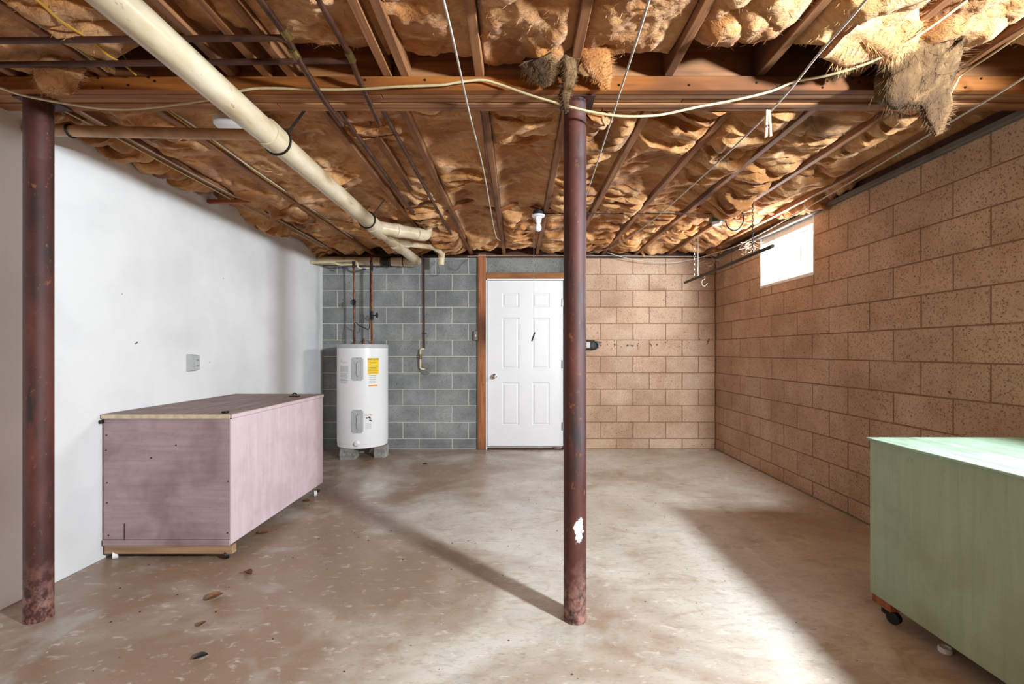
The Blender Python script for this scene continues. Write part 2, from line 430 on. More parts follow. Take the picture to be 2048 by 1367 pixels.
# right wall: mortar bed with two window openings, blocks laid in front of it
WT = .24
def wall_right():
    L = []; y = YN; ws = [WIN_B, WIN_A]
    x0, x1 = XR + .004, XR + WT
    for wn_ in ws:
        L.append((x0, x1, y, wn_[0], 0, 2.36)); L.append((x0, x1, wn_[0], wn_[1], 0, wn_[2])); y = wn_[1]
    L.append((x0, x1, y, YB + .2, 0, 2.36))
    L.append((x0 + .02, x1, YN, YB + .2, 2.36, 2.6))
    return tag(boxes('wall_right', L, M['tanmortar']), kind='structure')
wr = wall_right()
wb = tag(mesh('wall_back', boxv(XL, .62, YB + .004, YB + .2, 0, 2.36) + boxv(.62, XR + .01, YB + .004, YB + .2, 0, 2.36) + boxv(XL, XR + .01, YB + .03, YB + .2, 2.36, 2.6),
     [tuple(i + 8 * k for i in f) for k in range(3) for f in BOXF], None, mats=[M['mortar'], M['tanmortar'], M['subfloor']], midx=[0] * 6 + [1] * 6 + [2] * 6), kind='structure')
_bc = {}
def block_mesh(wd, ht, mat, axis):
    k = (round(wd, 3), round(ht, 3), mat.name, axis)
    if k in _bc: return _bc[k]
    a, b, d, c = wd / 2, ht / 2, .03, .004
    V = [(-a, d, -b), (a, d, -b), (a, d, b), (-a, d, b), (-a, c, -b), (a, c, -b), (a, c, b), (-a, c, b),
         (-a + c, 0, -b + c), (a - c, 0, -b + c), (a - c, 0, b - c), (-a + c, 0, b - c)]
    Fc = []
    for r in (0, 4):
        for i in range(4): Fc.append((r + i, r + (i + 1) % 4, r + 4 + (i + 1) % 4, r + 4 + i))
    Fc.append((8, 9, 10, 11))
    if axis == 'x': V = [(y, -x, z) for (x, y, z) in V]      # faces -X
    me = bpy.data.meshes.new('block'); me.from_pydata(V, [], Fc); me.materials.append(mat); me.update()
    _bc[k] = me; return me
def sub_rect(r, ex):
    out = [r]
    for e in ex:
        nxt = []
        for (a0, a1, b0, b1) in out:
            if e[1] <= a0 or e[0] >= a1 or e[3] <= b0 or e[2] >= b1: nxt.append((a0, a1, b0, b1)); continue
            if e[0] > a0: nxt.append((a0, e[0], b0, b1))
            if e[1] < a1: nxt.append((e[1], a1, b0, b1))
            m0, m1 = max(a0, e[0]), min(a1, e[1])
            if e[2] > b0: nxt.append((m0, m1, b0, e[2]))
            if e[3] < b1: nxt.append((m0, m1, e[3], b1))
        out = nxt
    return [q for q in out if q[1] - q[0] > .035 and q[3] - q[2] > .035]
def lay(wall, lo, hi, origin, ex, axis, matf, joint, depth_jit):
    rows = [0] + [.127 + .2032 * k for k in range(12)]
    for r in range(12):
        z0, z1 = rows[r], min(rows[r + 1], 2.36)
        if z1 - z0 < .03: continue
        o = origin + (.2032 if r % 2 else 0); n0 = math.floor((lo - o) / .4064) - 1
        for n in range(n0, n0 + 40):
            a0, a1 = max(lo, o + n * .4064), min(hi, o + (n + 1) * .4064)
            if a1 - a0 < .03: continue
            for (p0, p1, q0, q1) in sub_rect((a0, a1, z0, z1), ex):
                me = block_mesh(p1 - p0 - joint, q1 - q0 - joint, matf((p0 + p1) / 2), axis)
                j = random.uniform(-depth_jit, depth_jit)
                c = ((p0 + p1) / 2, YB + j, (q0 + q1) / 2) if axis == 'y' else (XR + j, (p0 + p1) / 2, (q0 + q1) / 2)
                link('block', me, c, wall)
lay(wb, XL, XR, 1.23, [(-.49, .72, -1, 2.36)], 'y', lambda x: M['grey'] if x < .3 else M['tan'], .008, .0012)
lay(wr, YN, YB, 5.0, [WIN_A, WIN_B], 'x', lambda x: M['tan'], .007, .0022)
link('sill_plate', None, (0, 0, 0)) if False else None
box('sill_plate', XL, XR, YB - .012, YB + .12, 2.36, JZ, M['subfloor'], wb)
box('sill_board', XR - .035, XR + .14, YN, YB - .02, 2.335, 2.372, M['sill'], wr, bev=.006)
box('rim_joist', XR + .02, XR + .06, YN, YB, 2.372, 2.59, M['subfloor'], wr)
box('lintel', -.375, .64, YB - .004, YB + .06, 2.172, 2.358, M['lintel'], wb, bev=.004)

# ceiling: boards above, joists and bridging hung below
ce = tag(boxes('ceiling', [(XL - .1, XR + .2, YN - .1, YB + .15, 2.59, 2.63)], M['subfloor']), kind='structure')
BY0, BY1 = 1.97, 2.158
JX = [-.16 + .4064 * k for k in range(-5, 7)]
def joist(x, y0, y1, z0=JZ):
    box('joist', x - .019, x + .019, y0, y1, z0, 2.588, M['joist'], ce, bev=.003)
for x in JX:
    joist(x, BY1 + .002, YB + .02, JZ + random.uniform(-.003, .003)); 
    joist(x + random.uniform(-.006, .006), YN + .02, BY0 + .036, JZ + random.uniform(-.002, .004))
joist(-.79, BY1 + .002, YB)
for x in (-.485, -1.085, -1.235): joist(x, YN + .02, BY0 + .036)
ys = 3.92
bays = list(zip([XL - .03] + [x + .019 for x in JX], [x - .019 for x in JX] + [XR + .02]))
for i, (a, b) in enumerate(bays):
    if i in (0, len(bays) - 1): continue
    y = ys + random.uniform(-.05, .05)
    obox('bridging', (a - .005, y, JZ + .015), (b - a + .01, 0, .155), (0, 1, 0), .02, .06, M['ply_edge'], ce, bev=.002)
    obox('bridging', (b + .005, y + .07, JZ + .015), (a - b - .01, 0, .155), (0, 1, 0), .02, .06, M['ply_edge'], ce, bev=.002)
obox('bridging', (XL + .005, 3.55, JZ - .025), (.36, .02, .01), (0, 0, 1), .04, .03, M['ply_edge'], ce, bev=.002)

# beam carried by the poles
M['ledger'] = wood('ledger_wood', (98, 52, 12), (140, 78, 18), (160, 98, 30), 0)
bt = thing('support_beam', 'built-up wooden beam of laminated planks running across the room on two poles', 'beam', (0, 2.06, 2.337))
box('ledger_board', XL + .002, .197, BY0, BY0 + .036, 2.338, JZ, M['ledger'], bt, bev=.003)
box('ledger_board', .203, XR - .004, BY0, BY0 + .036, 2.337, JZ + .001, M['ledger'], bt, bev=.003)
for i in range(4):
    y0 = BY0 + .0375 * (i + 1) + .002; dz = [.001, .006, 0, .005][i]
    cut = [-.6, .75, -1.1, .4][i]
    box('plank', XL + .002, cut - .001, y0, y0 + .0335, 2.337 + dz, 2.586, M['beam2' if i % 2 else 'beam'], bt, bev=.003)
    box('plank', cut + .001, XR - .004, y0, y0 + .0335, 2.337 + dz + .001, 2.586, M['beam' if i % 2 else 'beam2'], bt, bev=.003)
nail_me = None
for (x, y) in [(1238,170),(1378,170),(1513,165),(1580,171),(1645,175),(1655,162),(1704,158),(1718,165),(1748,170),(1962,157),(1930,175),(1120,168),(1174,157),(850,160),(730,160),(197,156),(205,176),(257,170),(298,155),(310,162)]:
    p = P(x, y, BY0)
    if nail_me is None:
        n = lathe('nail', [(.0055, 0), (.0045, .003)], p, M['darkmetal'], bt, 8, '-y'); nail_me = n.data
    else: link('nail', nail_me, (p.x, BY0 - .0015, p.z), bt)

# ------------------------------------------------------------------ insulation batts
ORD = ['first', 'second', 'third', 'fourth', 'fifth', 'sixth', 'seventh', 'eighth', 'ninth', 'tenth', 'eleventh', 'twelfth', 'thirteenth']
def batt(label, x0, x1, y0, y1, seed, fold=.05, lam=.2, sag=.02, lift0=0., lift1=0., group=None, step=.0085, side=0):
    nu = max(12, int((x1 - x0) / step)); nv = int((y1 - y0) / step)
    u, v = np.meshgrid(np.linspace(0, 1, nu), np.linspace(y0, y1, nv))
    X = x0 + (x1 - x0) * u
    wx = fbm(X * 3.1, v * 3.1, seed + 40, 3) - .5; wy = fbm(X * 2.3 + 7, v * 2.3, seed + 60, 3) - .5
    slope = (vn(v * .9, v * 0 + seed, seed + 3) - .5) * 1.6
    ph = v / lam + wy * 2.4 + slope * u + 3 * vn(v * .7, v * 0, seed + 9)
    lob = np.abs(np.sin(np.pi * ph)) ** .6
    ph2 = v / (lam * .47) + wx * 3.0 - slope * 1.4 * u + seed
    lob2 = np.abs(np.sin(np.pi * ph2)) ** .65
    mod = fbm(X * 2.2, v * 1.6, seed + 5, 2); mod = np.clip((mod - .25) * 2.2, .15, 1.25)
    big = fbm(X * 4.0, v * 3.0, seed + 80, 3) - .5
    fine = fbm(X * 22, v * 22, seed + 90, 3, .6) - .5
    pil = 1 - np.abs(2 * u - 1) ** 5
    d = sag + fold * mod * (.85 * lob + .4 * lob2) + .09 * big + .022 * fine
    Z = JZ + .055 - (.035 + d) * pil - .02 * (1 - pil)
    e0 = np.clip((v - y0) / .22, 0, 1); e1 = np.clip((y1 - v) / .22, 0, 1)
    Z = Z + lift0 * (1 - e0) ** 2 + lift1 * (1 - e1) ** 2
    Z = np.minimum(Z, 2.575)
    Yv = v + .35 * fold * mod * np.cos(np.pi * 2 * ph) * pil + .03 * wx
    Yv = np.clip(Yv, y0, y1)
    Xv = X + .02 * wy * pil
    # closed sides going up to the boards
    pts = np.stack([Xv, Yv, Z], -1)
    top = lambda a: np.concatenate([a[..., :2], np.full(a[..., :1].shape, 2.58)], -1)
    pts = np.concatenate([top(pts[:1]), pts, top(pts[-1:])], 0)
    pts = np.concatenate([top(pts[:, :1]), pts, top(pts[:, -1:])], 1)
    n2, m2 = pts.shape[:2]
    idx = np.arange(n2 * m2).reshape(n2, m2)
    q = np.stack([idx[:-1, :-1], idx[1:, :-1], idx[1:, 1:], idx[:-1, 1:]], -1).reshape(-1, 4)
    V = pts.reshape(-1, 3); c = (V.min(0) + V.max(0)) / 2
    me = bpy.data.meshes.new('insulation_batt')
    me.vertices.add(len(V)); me.vertices.foreach_set('co', (V - c).astype(np.float32).ravel())
    me.loops.add(q.size); me.loops.foreach_set('vertex_index', q.astype(np.int32).ravel())
    me.polygons.add(len(q)); me.polygons.foreach_set('loop_start', np.arange(0, q.size, 4, dtype=np.int32))
    me.polygons.foreach_set('use_smooth', np.ones(len(q), dtype=bool))
    me.materials.append(M['insul']); me.update(); me.validate()
    o = link('insulation_batt', me, c); tag(o, label, 'insulation', group)
    # loose fibres hanging from the folds
    rs = np.random.RandomState(seed); L = []; Fc = []
    for k in range(520):
        i = rs.randint(3, nv - 3); j = rs.randint(2, nu - 2); p = Vector((Xv[i, j], Yv[i, j], Z[i, j] + .003))
        ln = rs.uniform(.012, .04); a = rs.uniform(0, 6.28); dn = Vector((math.cos(a), math.sin(a), -rs.uniform(.1, .7))).normalized()
        s = Vector((-math.sin(a), math.cos(a), 0)) * rs.uniform(.0006, .0014); b = len(L)
        mid = p + dn * ln * .5 + Vector((0, 0, -.004)); e = p + dn * ln
        L += [p - s, p + s, mid + s, mid - s, e]; Fc += [(b, b + 1, b + 2, b + 3), (b + 3, b + 2, b + 4)]
    f = mesh('loose_fibres', L, Fc, M['insul'], o); f['kind'] = 'stuff'
    return o
nb = len(bays)
for i, (a, b) in enumerate(bays):
    k = nb - 1 - i                                          # counted from the block wall with the window
    name = ORD[k] if k < len(ORD) else 'last'
    right = i >= 5
    if i == 0: lab = 'ragged golden batt between white wall and leftmost joist behind the beam'
    elif i == nb - 1: lab = 'golden batt squeezed between tan block wall and last joist behind the beam'
    else: lab = 'golden fibreglass batt behind the beam, %s joist bay from the tan block wall' % name
    batt(lab, a, b, BY1 + .01, YB - .03 if i else YB - .04, 11 + i * 13, fold=.12 if right else .1, lam=.22 if right else .27,
         sag=-.062 if right else -.045, lift1=.04, group='batts behind the beam')
    if i == 0: lab = 'dark golden batt beside the white wall in front of the beam'
    elif i == nb - 1: lab = 'golden batt beside the tan block wall in front of the beam'
    else: lab = 'golden fibreglass batt in front of the beam, %s joist bay from the tan block wall' % name
    batt(lab, a, b, .7, BY0 + .02 - [.10, .02, .05, .1, .03, .06, .02, .08, .12, .1, .05, .1, .03][i], 511 + i * 17, fold=.085, lam=.40, sag=-.035 if i < 6 else -.02,
         lift1=.10 if i not in (1, 5, 6, 7) else .02, group='batts in front of the beam')

def tuft(label, pts, rad, seed, flat=.6, mat='tuft', n=1000):
    """a fluffy hanging tongue of insulation following pts"""
    c = catmull(pts, 6); m = len(c); seg = 28; V = []; Fc = []
    rr = np.interp(np.linspace(0, 1, m), np.linspace(0, 1, len(rad)), rad)
    rs = np.random.RandomState(seed)
    T = [(c[min(i + 1, m - 1)] - c[max(i - 1, 0)]).normalized() for i in range(m)]
    for i in range(m):
        s = Vector((1, 0, 0)); s = (s - T[i] * s.dot(T[i])).normalized(); b = T[i].cross(s)
        for k in range(seg):
            th = 2 * math.pi * k / seg
            nz = float(fbm(np.array(2.2 * math.cos(th) + seed), np.array(2.2 * math.sin(th) + c[i].z * 14 + i * .13), seed, 4, .6))
            r = rr[i] * (.45 + 1.1 * nz)
            V.append(c[i] + s * math.cos(th) * r + b * math.sin(th) * r * flat)
    for i in range(m - 1):
        for k in range(seg): Fc.append((i * seg + k, i * seg + (k + 1) % seg, (i + 1) * seg + (k + 1) % seg, (i + 1) * seg + k))
    Fc.append(tuple(range(seg))); Fc.append(tuple(reversed([(m - 1) * seg + k for k in range(seg)])))
    o = tag(mesh('insulation_tuft', V, Fc, M[mat], smooth=True), label, 'insulation', 'loose hanging insulation')
    L, Q = [], []
    for k in range(n):
        i = rs.randint(2, m - 1); j = rs.randint(0, seg); p = Vector(V[i * seg + j]); d = (p - c[i]).normalized() + T[i] * rs.uniform(.2, 1.4) + Vector(rs.uniform(-.4, .4, 3))
        d.normalize(); ln = rs.uniform(.25, .8) * (.012 + .6 * rr[i]); s = d.cross(Vector((0, 1, .2))).normalized() * .0007; b = len(L)
        L += [p - s, p + s, p + d * ln]; Q.append((b, b + 1, b + 2))
    f = mesh('loose_fibres', L, Q, M[mat], o); f['kind'] = 'stuff'
    return o
tuft('long dusty grey-brown tuft dangling in front of the top of the centre pole', [P(1140, 60, 1.82), P(1136, 110, 1.86), P(1139, 150, 1.90), P(1130, 190, 1.92), P(1133, 226, 1.92)], [.03, .036, .032, .026, .008], 5)
tuft('large frayed tuft hanging over the beam at the right', [P(1775, 20, 1.72), P(1812, 105, 1.82), P(1822, 140, 1.85), P(1845, 165, 1.88), P(1862, 200, 1.90), P(1868, 235, 1.90), P(1876, 270, 1.90)], [.03, .12, .17, .14, .07, .055, .016], 9, .5)
tuft('fuzzy tawny lump sagging over the beam above the left pole', [P(100, 112, 1.925), P(112, 138, 1.915), P(124, 160, 1.92), P(145, 187, 1.935)], [.02, .09, .095, .012], 14, .6, 'insul')
tuft('thin tawny wisp drooping over the beam right of the centre pole', [P(1175, 70, 1.84), P(1190, 118, 1.88), P(1206, 150, 1.915), P(1217, 180, 1.935)], [.05, .06, .035, .004], 23, .6, 'insul')
tuft('round tuft poking over the beam left of the centre pole', [P(1075, 110, 1.85), P(1085, 140, 1.89), P(1096, 172, 1.93)], [.08, .06, .014], 25, .6)
tuft('narrow rolled tongue of insulation on the beam near the cable', [P(1710, 95, 1.80), P(1690, 125, 1.86), P(1665, 158, 1.93)], [.05, .035, .016], 31, .8)
tuft('torn pale flap of insulation drooping under the cable', [P(1700, 40, 1.66), P(1755, 70, 1.70), P(1808, 90, 1.74), P(1815, 104, 1.75)], [.12, .10, .06, .01], 35, .45, 'insul')

# ------------------------------------------------------------------ poles
def pole(label, x, y, r, mat):
    t = thing('steel_pole', label, 'pole', (x, y, 0))
    s = lathe('shaft', [(r * 1.02, 0), (r * 1.02, .012), (r, .03), (r, 2.06), (r * .985, 2.065), (r, 2.07), (r, 2.24), (r * .98, 2.245), (r, 2.25), (r, 2.329)], (x, y, 0), mat, t, 48)
    box('cap_plate', x - .062, x + .085, y - .055, y + .075, 2.3292, 2.3362, M['iron'], t, bev=.001)
    return t
pole('rusty red steel pole standing in the middle of the floor', .2615, 2.055, .0505, M['pole'])
pole('rusty red steel pole standing beside the white wall', -2.165, 2.06, .0505, M['pole2'])

# ------------------------------------------------------------------ window(s)
def window(n, win):
    y0, y1, z0, z1 = win; xo = XR + .095
    t = tag(link('window_%d' % n, None, (XR, (y0 + y1) / 2, z0)), kind='structure')
    boxes('reveal', [(XR + .0, XR + .24, y1 - .012, y1 + .004, z0, z1), (XR + .0, XR + .24, y0 - .004, y0 + .012, z0, z1),
                     (XR - .003, XR + .24, y0, y1, z0 - .012, z0 + .012)], M['reveal'], t)
    zt = z1 - .085
    boxes('lintel_board', [(XR + .02, XR + .2, y0 + .012, y1 - .012, zt, z1 + .01)], M['reveal'], t)
    f = .036
    fr = boxes('window_frame', [(xo, xo + .04, y0 + .012, y0 + .012 + f, z0 + .012, zt), (xo, xo + .04, y1 - .012 - f, y1 - .012, z0 + .012, zt),
                           (xo, xo + .04, y0 + .012 + f, y1 - .012 - f, z0 + .012, z0 + .012 + f), (xo, xo + .04, y0 + .012 + f, y1 - .012 - f, zt - f, zt)], M['white'], t)
    ym = (y0 + y1) / 2 - .07
    box('mullion', xo + .012, xo + .03, ym - .011, ym + .011, z0 + .046, zt - f, M['white'], t)
    for (a, b) in ((y0 + .046, ym - .011), (ym + .011, y1 - .046)):
        box('pane', xo + .019, xo + .023, a, b, z0 + .046, zt - f, M['glass'], t)
    return t
window(1, WIN_A); window(2, WIN_B)

# ------------------------------------------------------------------ door
def door():
    x0, x1, z0, z1 = -.364, .57, .035, 2.078; yf = YB - .028
    t = tag(link('door_1', None, ((x0 + x1) / 2, yf, z0)), kind='structure')
    k = 1 / 161.6
    fx = lambda px: (px - 1034) * k * (yf / 5.63); fz = lambda py: CH - (py - 702) * k * (yf / 5.63)
    cols = [(1003.8, 1038.4), (1064, 1099)]; rows = [(585, 614), (635, 737), (764.5, 850)]
    xs = sorted([x0, x1] + [fx(v) for c in cols for v in c]); zs = sorted([z0, z1] + [fz(v) for r in rows for v in r])
    bm = bmesh.new(); panels = []
    V = {}
    def vert(x, y, z):
        q = (round(x, 5), round(y, 5), round(z, 5))
        if q not in V: V[q] = bm.verts.new((x, y, z))
        return V[q]
    dp = .009
    for i in range(len(xs) - 1):
        for j in range(len(zs) - 1):
            a, b, c, d = xs[i], xs[i + 1], zs[j], zs[j + 1]
            if i in (1, 3) and j in (1, 3, 5):
                m = .010
                o = [(a, c), (b, c), (b, d), (a, d)]; n = [(a + m, c + m), (b - m, c + m), (b - m, d - m), (a + m, d - m)]
                for q in range(4):
                    r = (q + 1) % 4
                    bm.faces.new([vert(o[q][0], yf, o[q][1]), vert(o[r][0], yf, o[r][1]), vert(n[r][0], yf + dp, n[r][1]), vert(n[q][0], yf + dp, n[q][1])])
                bm.faces.new([vert(p[0], yf + dp, p[1]) for p in n]); panels.append((a + m, b - m, c + m, d - m))
            else:
                bm.faces.new([vert(a, yf, c), vert(b, yf, c), vert(b, yf, d), vert(a, yf, d)])
    for (p, q) in (((x0, z0), (x1, z0)), ((x1, z0), (x1, z1)), ((x1, z1), (x0, z1)), ((x0, z1), (x0, z0))):
        A = [vv for kk, vv in V.items()]
    L = boxv(x0, x1, yf + .0101, yf + .04, z0, z1)
    s = bm_obj('slab', bm, M['doorwhite'], t)
    boxes('edge', [(x0, x1, yf + .0102, yf + .035, z0, z1), (x0, x0 + .002, yf, yf + .012, z0, z1), (x1 - .002, x1, yf, yf + .012, z0, z1), (x0, x1, yf, yf + .012, z1 - .002, z1), (x0, x1, yf, yf + .012, z0, z0 + .002)], M['doorwhite'], t)
    for (a, b, c, d) in panels:
        m = .006; g = .018; y = yf + dp - .0002
        V2 = [(a + m, y, c + m), (b - m, y, c + m), (b - m, y, d - m), (a + m, y, d - m)]
        V2 += [(a + m + g, yf + .001, c + m + g), (b - m - g, yf + .001, c + m + g), (b - m - g, yf + .001, d - m - g), (a + m + g, yf + .001, d - m - g)]
        mesh('panel', V2, [(0, 1, 5, 4), (1, 2, 6, 5), (2, 3, 7, 6), (3, 0, 4, 7), (4, 5, 6, 7)], M['doorwhite'], t)
    kp = P(989, 752, yf)
    kn = lathe('knob', [(.031, 0), (.031, .006), (.012, .012), (.011, .035), (.022, .042), (.029, .055), (.027, .068), (.012, .075)], kp, M['chrome'], t, 24, '-y')
    for py in (605, 728, 852):
        h = P(1124, py, yf); box('hinge', h.x - .008, h.x + .022, yf - .006, yf + .004, h.z - .048, h.z + .048, M['greyplastic'] if py > 700 else M['steel'], t, bev=.001)
        cyl('hinge_pin', (h.x + .002, yf - .008, h.z - .05), (h.x + .002, yf - .008, h.z + .05), .006, M['steel'], t, 10)
    jy = YB - .05
    boxes('jamb', [(x0 - .017, x0 - .003, jy, YB, 0, z1 + .015), (x1 + .003, x1 + .017, jy, YB, 0, z1 + .015), (x0 - .017, x1 + .017, jy, YB, z1 + .003, z1 + .017)], M['white'], t)
    box('threshold', x0 - .003, x1 + .003, YB - .06, YB, 0, .014, M['iron'], t, bev=.004)
    return t
door()
tr = tag(box('trim_1', -.476, -.383, YB - .062, YB + .002, 0, JZ - .002, M['post'], bev=.004), kind='structure')
tr = tag(box('trim_2', .60, .70, YB - .062, YB + .002, 0, JZ - .002, M['post'], bev=.004), kind='structure')
tr = tag(box('trim_3', -.382, .599, YB - .055, YB + .002, 2.096, 2.172, M['beam'], bev=.004), kind='structure')

# ------------------------------------------------------------------ water heater
def water_heater():
    cx, cy, r, z0, z1 = -1.794, 5.30, .283, .128, 1.287
    t = thing('water_heater', 'tall white electric water heater standing on broken concrete chunks', 'water heater', (cx, cy, z0))
    lathe('tank', [(r - .05, z0), (r - .012, z0), (r - .004, z0 + .006), (r - .004, z0 + .045), (r, z0 + .047), (r, z1 - .045), (r - .002, z1 - .043)], (cx, cy, 0), M['enamel'], t, 72)
    lathe('top_cap', [(r + .002, z1 - .044), (r + .003, z1 - .004), (r - .004, z1), (.02, z1 + .008)], (cx, cy, 0), M['greyplastic'], t, 72)
    def ang(px):                                     # angle round the tank for a pixel column
        k = (px - VX) / F; th = -math.pi / 2
        for _ in range(40):
            x = cx + r * math.cos(th); y = cy + r * math.sin(th); th += ((k * y - x) / r) * .7
        return th
    def zz(py, px=726):
        th = ang(px); return CH - (py - VY) / F * (cy + r * math.sin(th))
    def wrap(name, px0, px1, py0, py1, mat, parent, off=.0012, thick=.0006, n=10, rnd=0):
        a0, a1 = ang(px0), ang(px1); zb, zt = zz(py1, (px0 + px1) / 2), zz(py0, (px0 + px1) / 2); V, Fc = [], []
        for i in range(n + 1):
            a = a0 + (a1 - a0) * i / n
            for z in (zb, zt):
                for o in (0, off): V.append((cx + (r + o) * math.cos(a), cy + (r + o) * math.sin(a), z))
        for i in range(n):
            b = i * 4; c = b + 4
            Fc += [(b + 1, c + 1, c + 3, b + 3), (b, b + 1, b + 3, b + 2) if i == 0 else (b, c, c + 1, b + 1), (b + 2, b + 3, c + 3, c + 2)]
        return mesh(name, V, Fc, mat, parent)
    def text(s, px, py, hpx, wpx, mat, parent, name='lettering', off=.0022):
        cu = bpy.data.curves.new('t', 'FONT'); cu.body = s; cu.align_x = 'CENTER'; cu.align_y = 'CENTER'; cu.resolution_u = 2; cu.offset = .012
        o = bpy.data.objects.new('t', cu); COL.objects.link(o)
        dg = bpy.context.evaluated_depsgraph_get(); me = bpy.data.meshes.new_from_object(o.evaluated_get(dg))
        V = np.array([v.co[:] for v in me.vertices]); Fc = [list(p.vertices) for p in me.polygons]
        bpy.data.objects.remove(o); bpy.data.meshes.remove(me); bpy.data.curves.remove(cu)
        lo, hi = V.min(0), V.max(0); c = (lo + hi) / 2; a = ang(px); z = zz(py, px); sx = wpx / 162 / (hi[0] - lo[0]) * 1.06; sz = hpx / 178 / (hi[1] - lo[1])
        out = []
        for v in V:
            th = a + (v[0] - c[0]) * sx / r
            out.append((cx + (r + off) * math.cos(th), cy + (r + off) * math.sin(th), z + (v[1] - c[1]) * sz))
        return mesh(name, out, Fc, mat, parent)
    # element covers
    for (py0, py1) in ((714, 761), (819, 866)):
        a = ang(714.5); zb, zt = zz(py1, 714), zz(py0, 714); n = Vector((math.cos(a), math.sin(a), 0)); s = Vector((-math.sin(a), math.cos(a), 0))
        hw = .064
        def plate(name, w2, zb_, zt_, d0, d1, mat, par, bev, sx=0):
            bm = bmesh.new(); vs = [bm.verts.new(v) for v in boxv(-w2 + sx, w2 + sx, d0, d1, zb_, zt_)]
            for f in BOXF: bm.faces.new([vs[i] for i in f])
            bmesh.ops.bevel(bm, geom=[e for e in bm.edges if abs(e.verts[0].co.y - e.verts[1].co.y) > 1e-4], offset=bev, segments=4, affect='EDGES')
            for v in bm.verts:
                c = v.co.copy(); rad = math.sqrt(max(r * r - c.x * c.x, 0)); v.co = Vector((cx, cy, c.z)) + s * c.x + n * (rad + c.y)
            return bm_obj(name, bm, mat, par)
        pl = plate('element_cover', hw, zb, zt, -.004, .006, M['greyplastic'], t, .014)
        plate('raised_grip', .017, zb + .04, zt - .045, .004, .016, M['greyplastic'], pl, .014, .012)
        for zc in (zb + .014, zt - .014):
            p = Vector((cx, cy, zc)) + n * (r + .006); lathe('screw', [(.005, 0), (.004, .003)], p, M['steel'], pl, 8, '-y')
    y = wrap('energy_label', 735, 757.4, 715.5, 748, M['yellow'], t)
    text('ENERGYGUIDE', 747, 717.8, 3.0, 20, M['ink'], y); text('v', 748, 720.9, 1.6, 1.6, M['ink'], y)
    for (py, a, b) in ((724, 737, 754), (725.6, 741, 752), (728, 737, 742), (731.7, 737, 756), (734.4, 737, 755), (737.4, 738, 754), (741, 737, 756), (745, 738, 755)):
        wrap('print_line', a, b, py - .25, py + .25, M['ink' if py == 731.7 else 'iron'], y, .002)
    wl_ = wrap('notice_label', 737, 754, 749, 769, M['enamel'], t)
    for (py, a, b) in ((750.5, 738, 753), (754, 738, 752), (758.4, 739, 752), (762, 738, 751), (765, 738, 751)):
        wrap('print_line', a, b, py - (.45 if py in (750.5, 758.4) else .2), py + .4, M['greyink'], wl_, .002)
    wrap('orange_strip', 737, 754.5, 769.3, 771.8, M['orange'], t)
    g = wrap('rating_label', 680.5, 696.5, 716, 767, M['enamel'], t)
    text('◆' if False else 'O', 683, 721, 5, 2.6, M['greyink'], g)
    wrap('print_line', 685.5, 695, 724.6, 725.2, M['greyink'], g, .002)
    wrap('silver_block', 681, 696.5, 731, 743, M['paper'], g, .0018)
    for q in range(9):
        py = 746 + q * 2.4; wrap('print_line', 681, 696 - (q % 3) * 1.2, py - .35, py + .35, M['greyink'], g, .002)
    d = wrap('danger_label', 730, 746, 825, 858, M['enamel'], t)
    text('DANGER', 737.4, 829.3, 2.6, 13, M['red'], d)
    for (a, b, c, e) in ((731.5, 735, 834.5, 836.5), (736, 740, 832.5, 835.5), (738, 742, 835, 836.3), (738, 742, 839, 841), (741, 744, 840, 842)):
        wrap('pictogram', a, b, c, e, M['ink'], d, .002)
    for q in range(6): wrap('print_line', 732, 743 - q % 2, 845.6 + q * 2.0, 846 + q * 2.0, M['greyink'], d, .002)
    # drain valve
    a = ang(713.5); p = Vector((cx + r * math.cos(a), cy + r * math.sin(a), zz(886.5, 713)))
    lathe('drain_valve', [(.034, -.006), (.034, .006), (.026, .014), (.020, .02), (.020, .03), (.012, .031), (.012, .024)], p, M['white'], t, 24, '-y')
    # stubs on top
    cyl('relief_valve', P(727, 691, 5.32), P(727, 677, 5.32), .012, M['copper'], t, 12)
    tube('relief_wire', catmull([P(718, 690, 5.3), P(721, 683, 5.3), P(727, 680, 5.3), P(735, 681, 5.3), P(741, 688, 5.3)], 5), .003, M['black'], t, 6)
    return t
water_heater()
def chunk(label, x0, x1, y0, y1, h, seed):
    rs = np.random.RandomState(seed); bm = bmesh.new()
    vs = [bm.verts.new(v) for v in boxv(x0, x1, y0, y1, 0, h)]
    for f in BOXF: bm.faces.new([vs[i] for i in f])
    bmesh.ops.subdivide_edges(bm, edges=bm.edges[:], cuts=4, use_grid_fill=True)
    for v in bm.verts:
        if .003 < v.co.z < h - .003: v.co += Vector((rs.uniform(-.007, .007), rs.uniform(-.007, .007), rs.uniform(-.004, .004)))
    return tag(bm_obj('concrete_chunk', bm, M['stone'], base=True), label, 'concrete', 'chunks under the water heater')
chunk('broken concrete chunk under the front left of the water heater', -1.97, -1.815, 5.06, 5.22, .1275, 1)
chunk('broken concrete chunk under the right side of the water heater', -1.62, -1.50, 5.16, 5.33, .1275, 2)
chunk('rearmost broken concrete chunk under the water heater', -1.90, -1.76, 5.42, 5.56, .1275, 3)

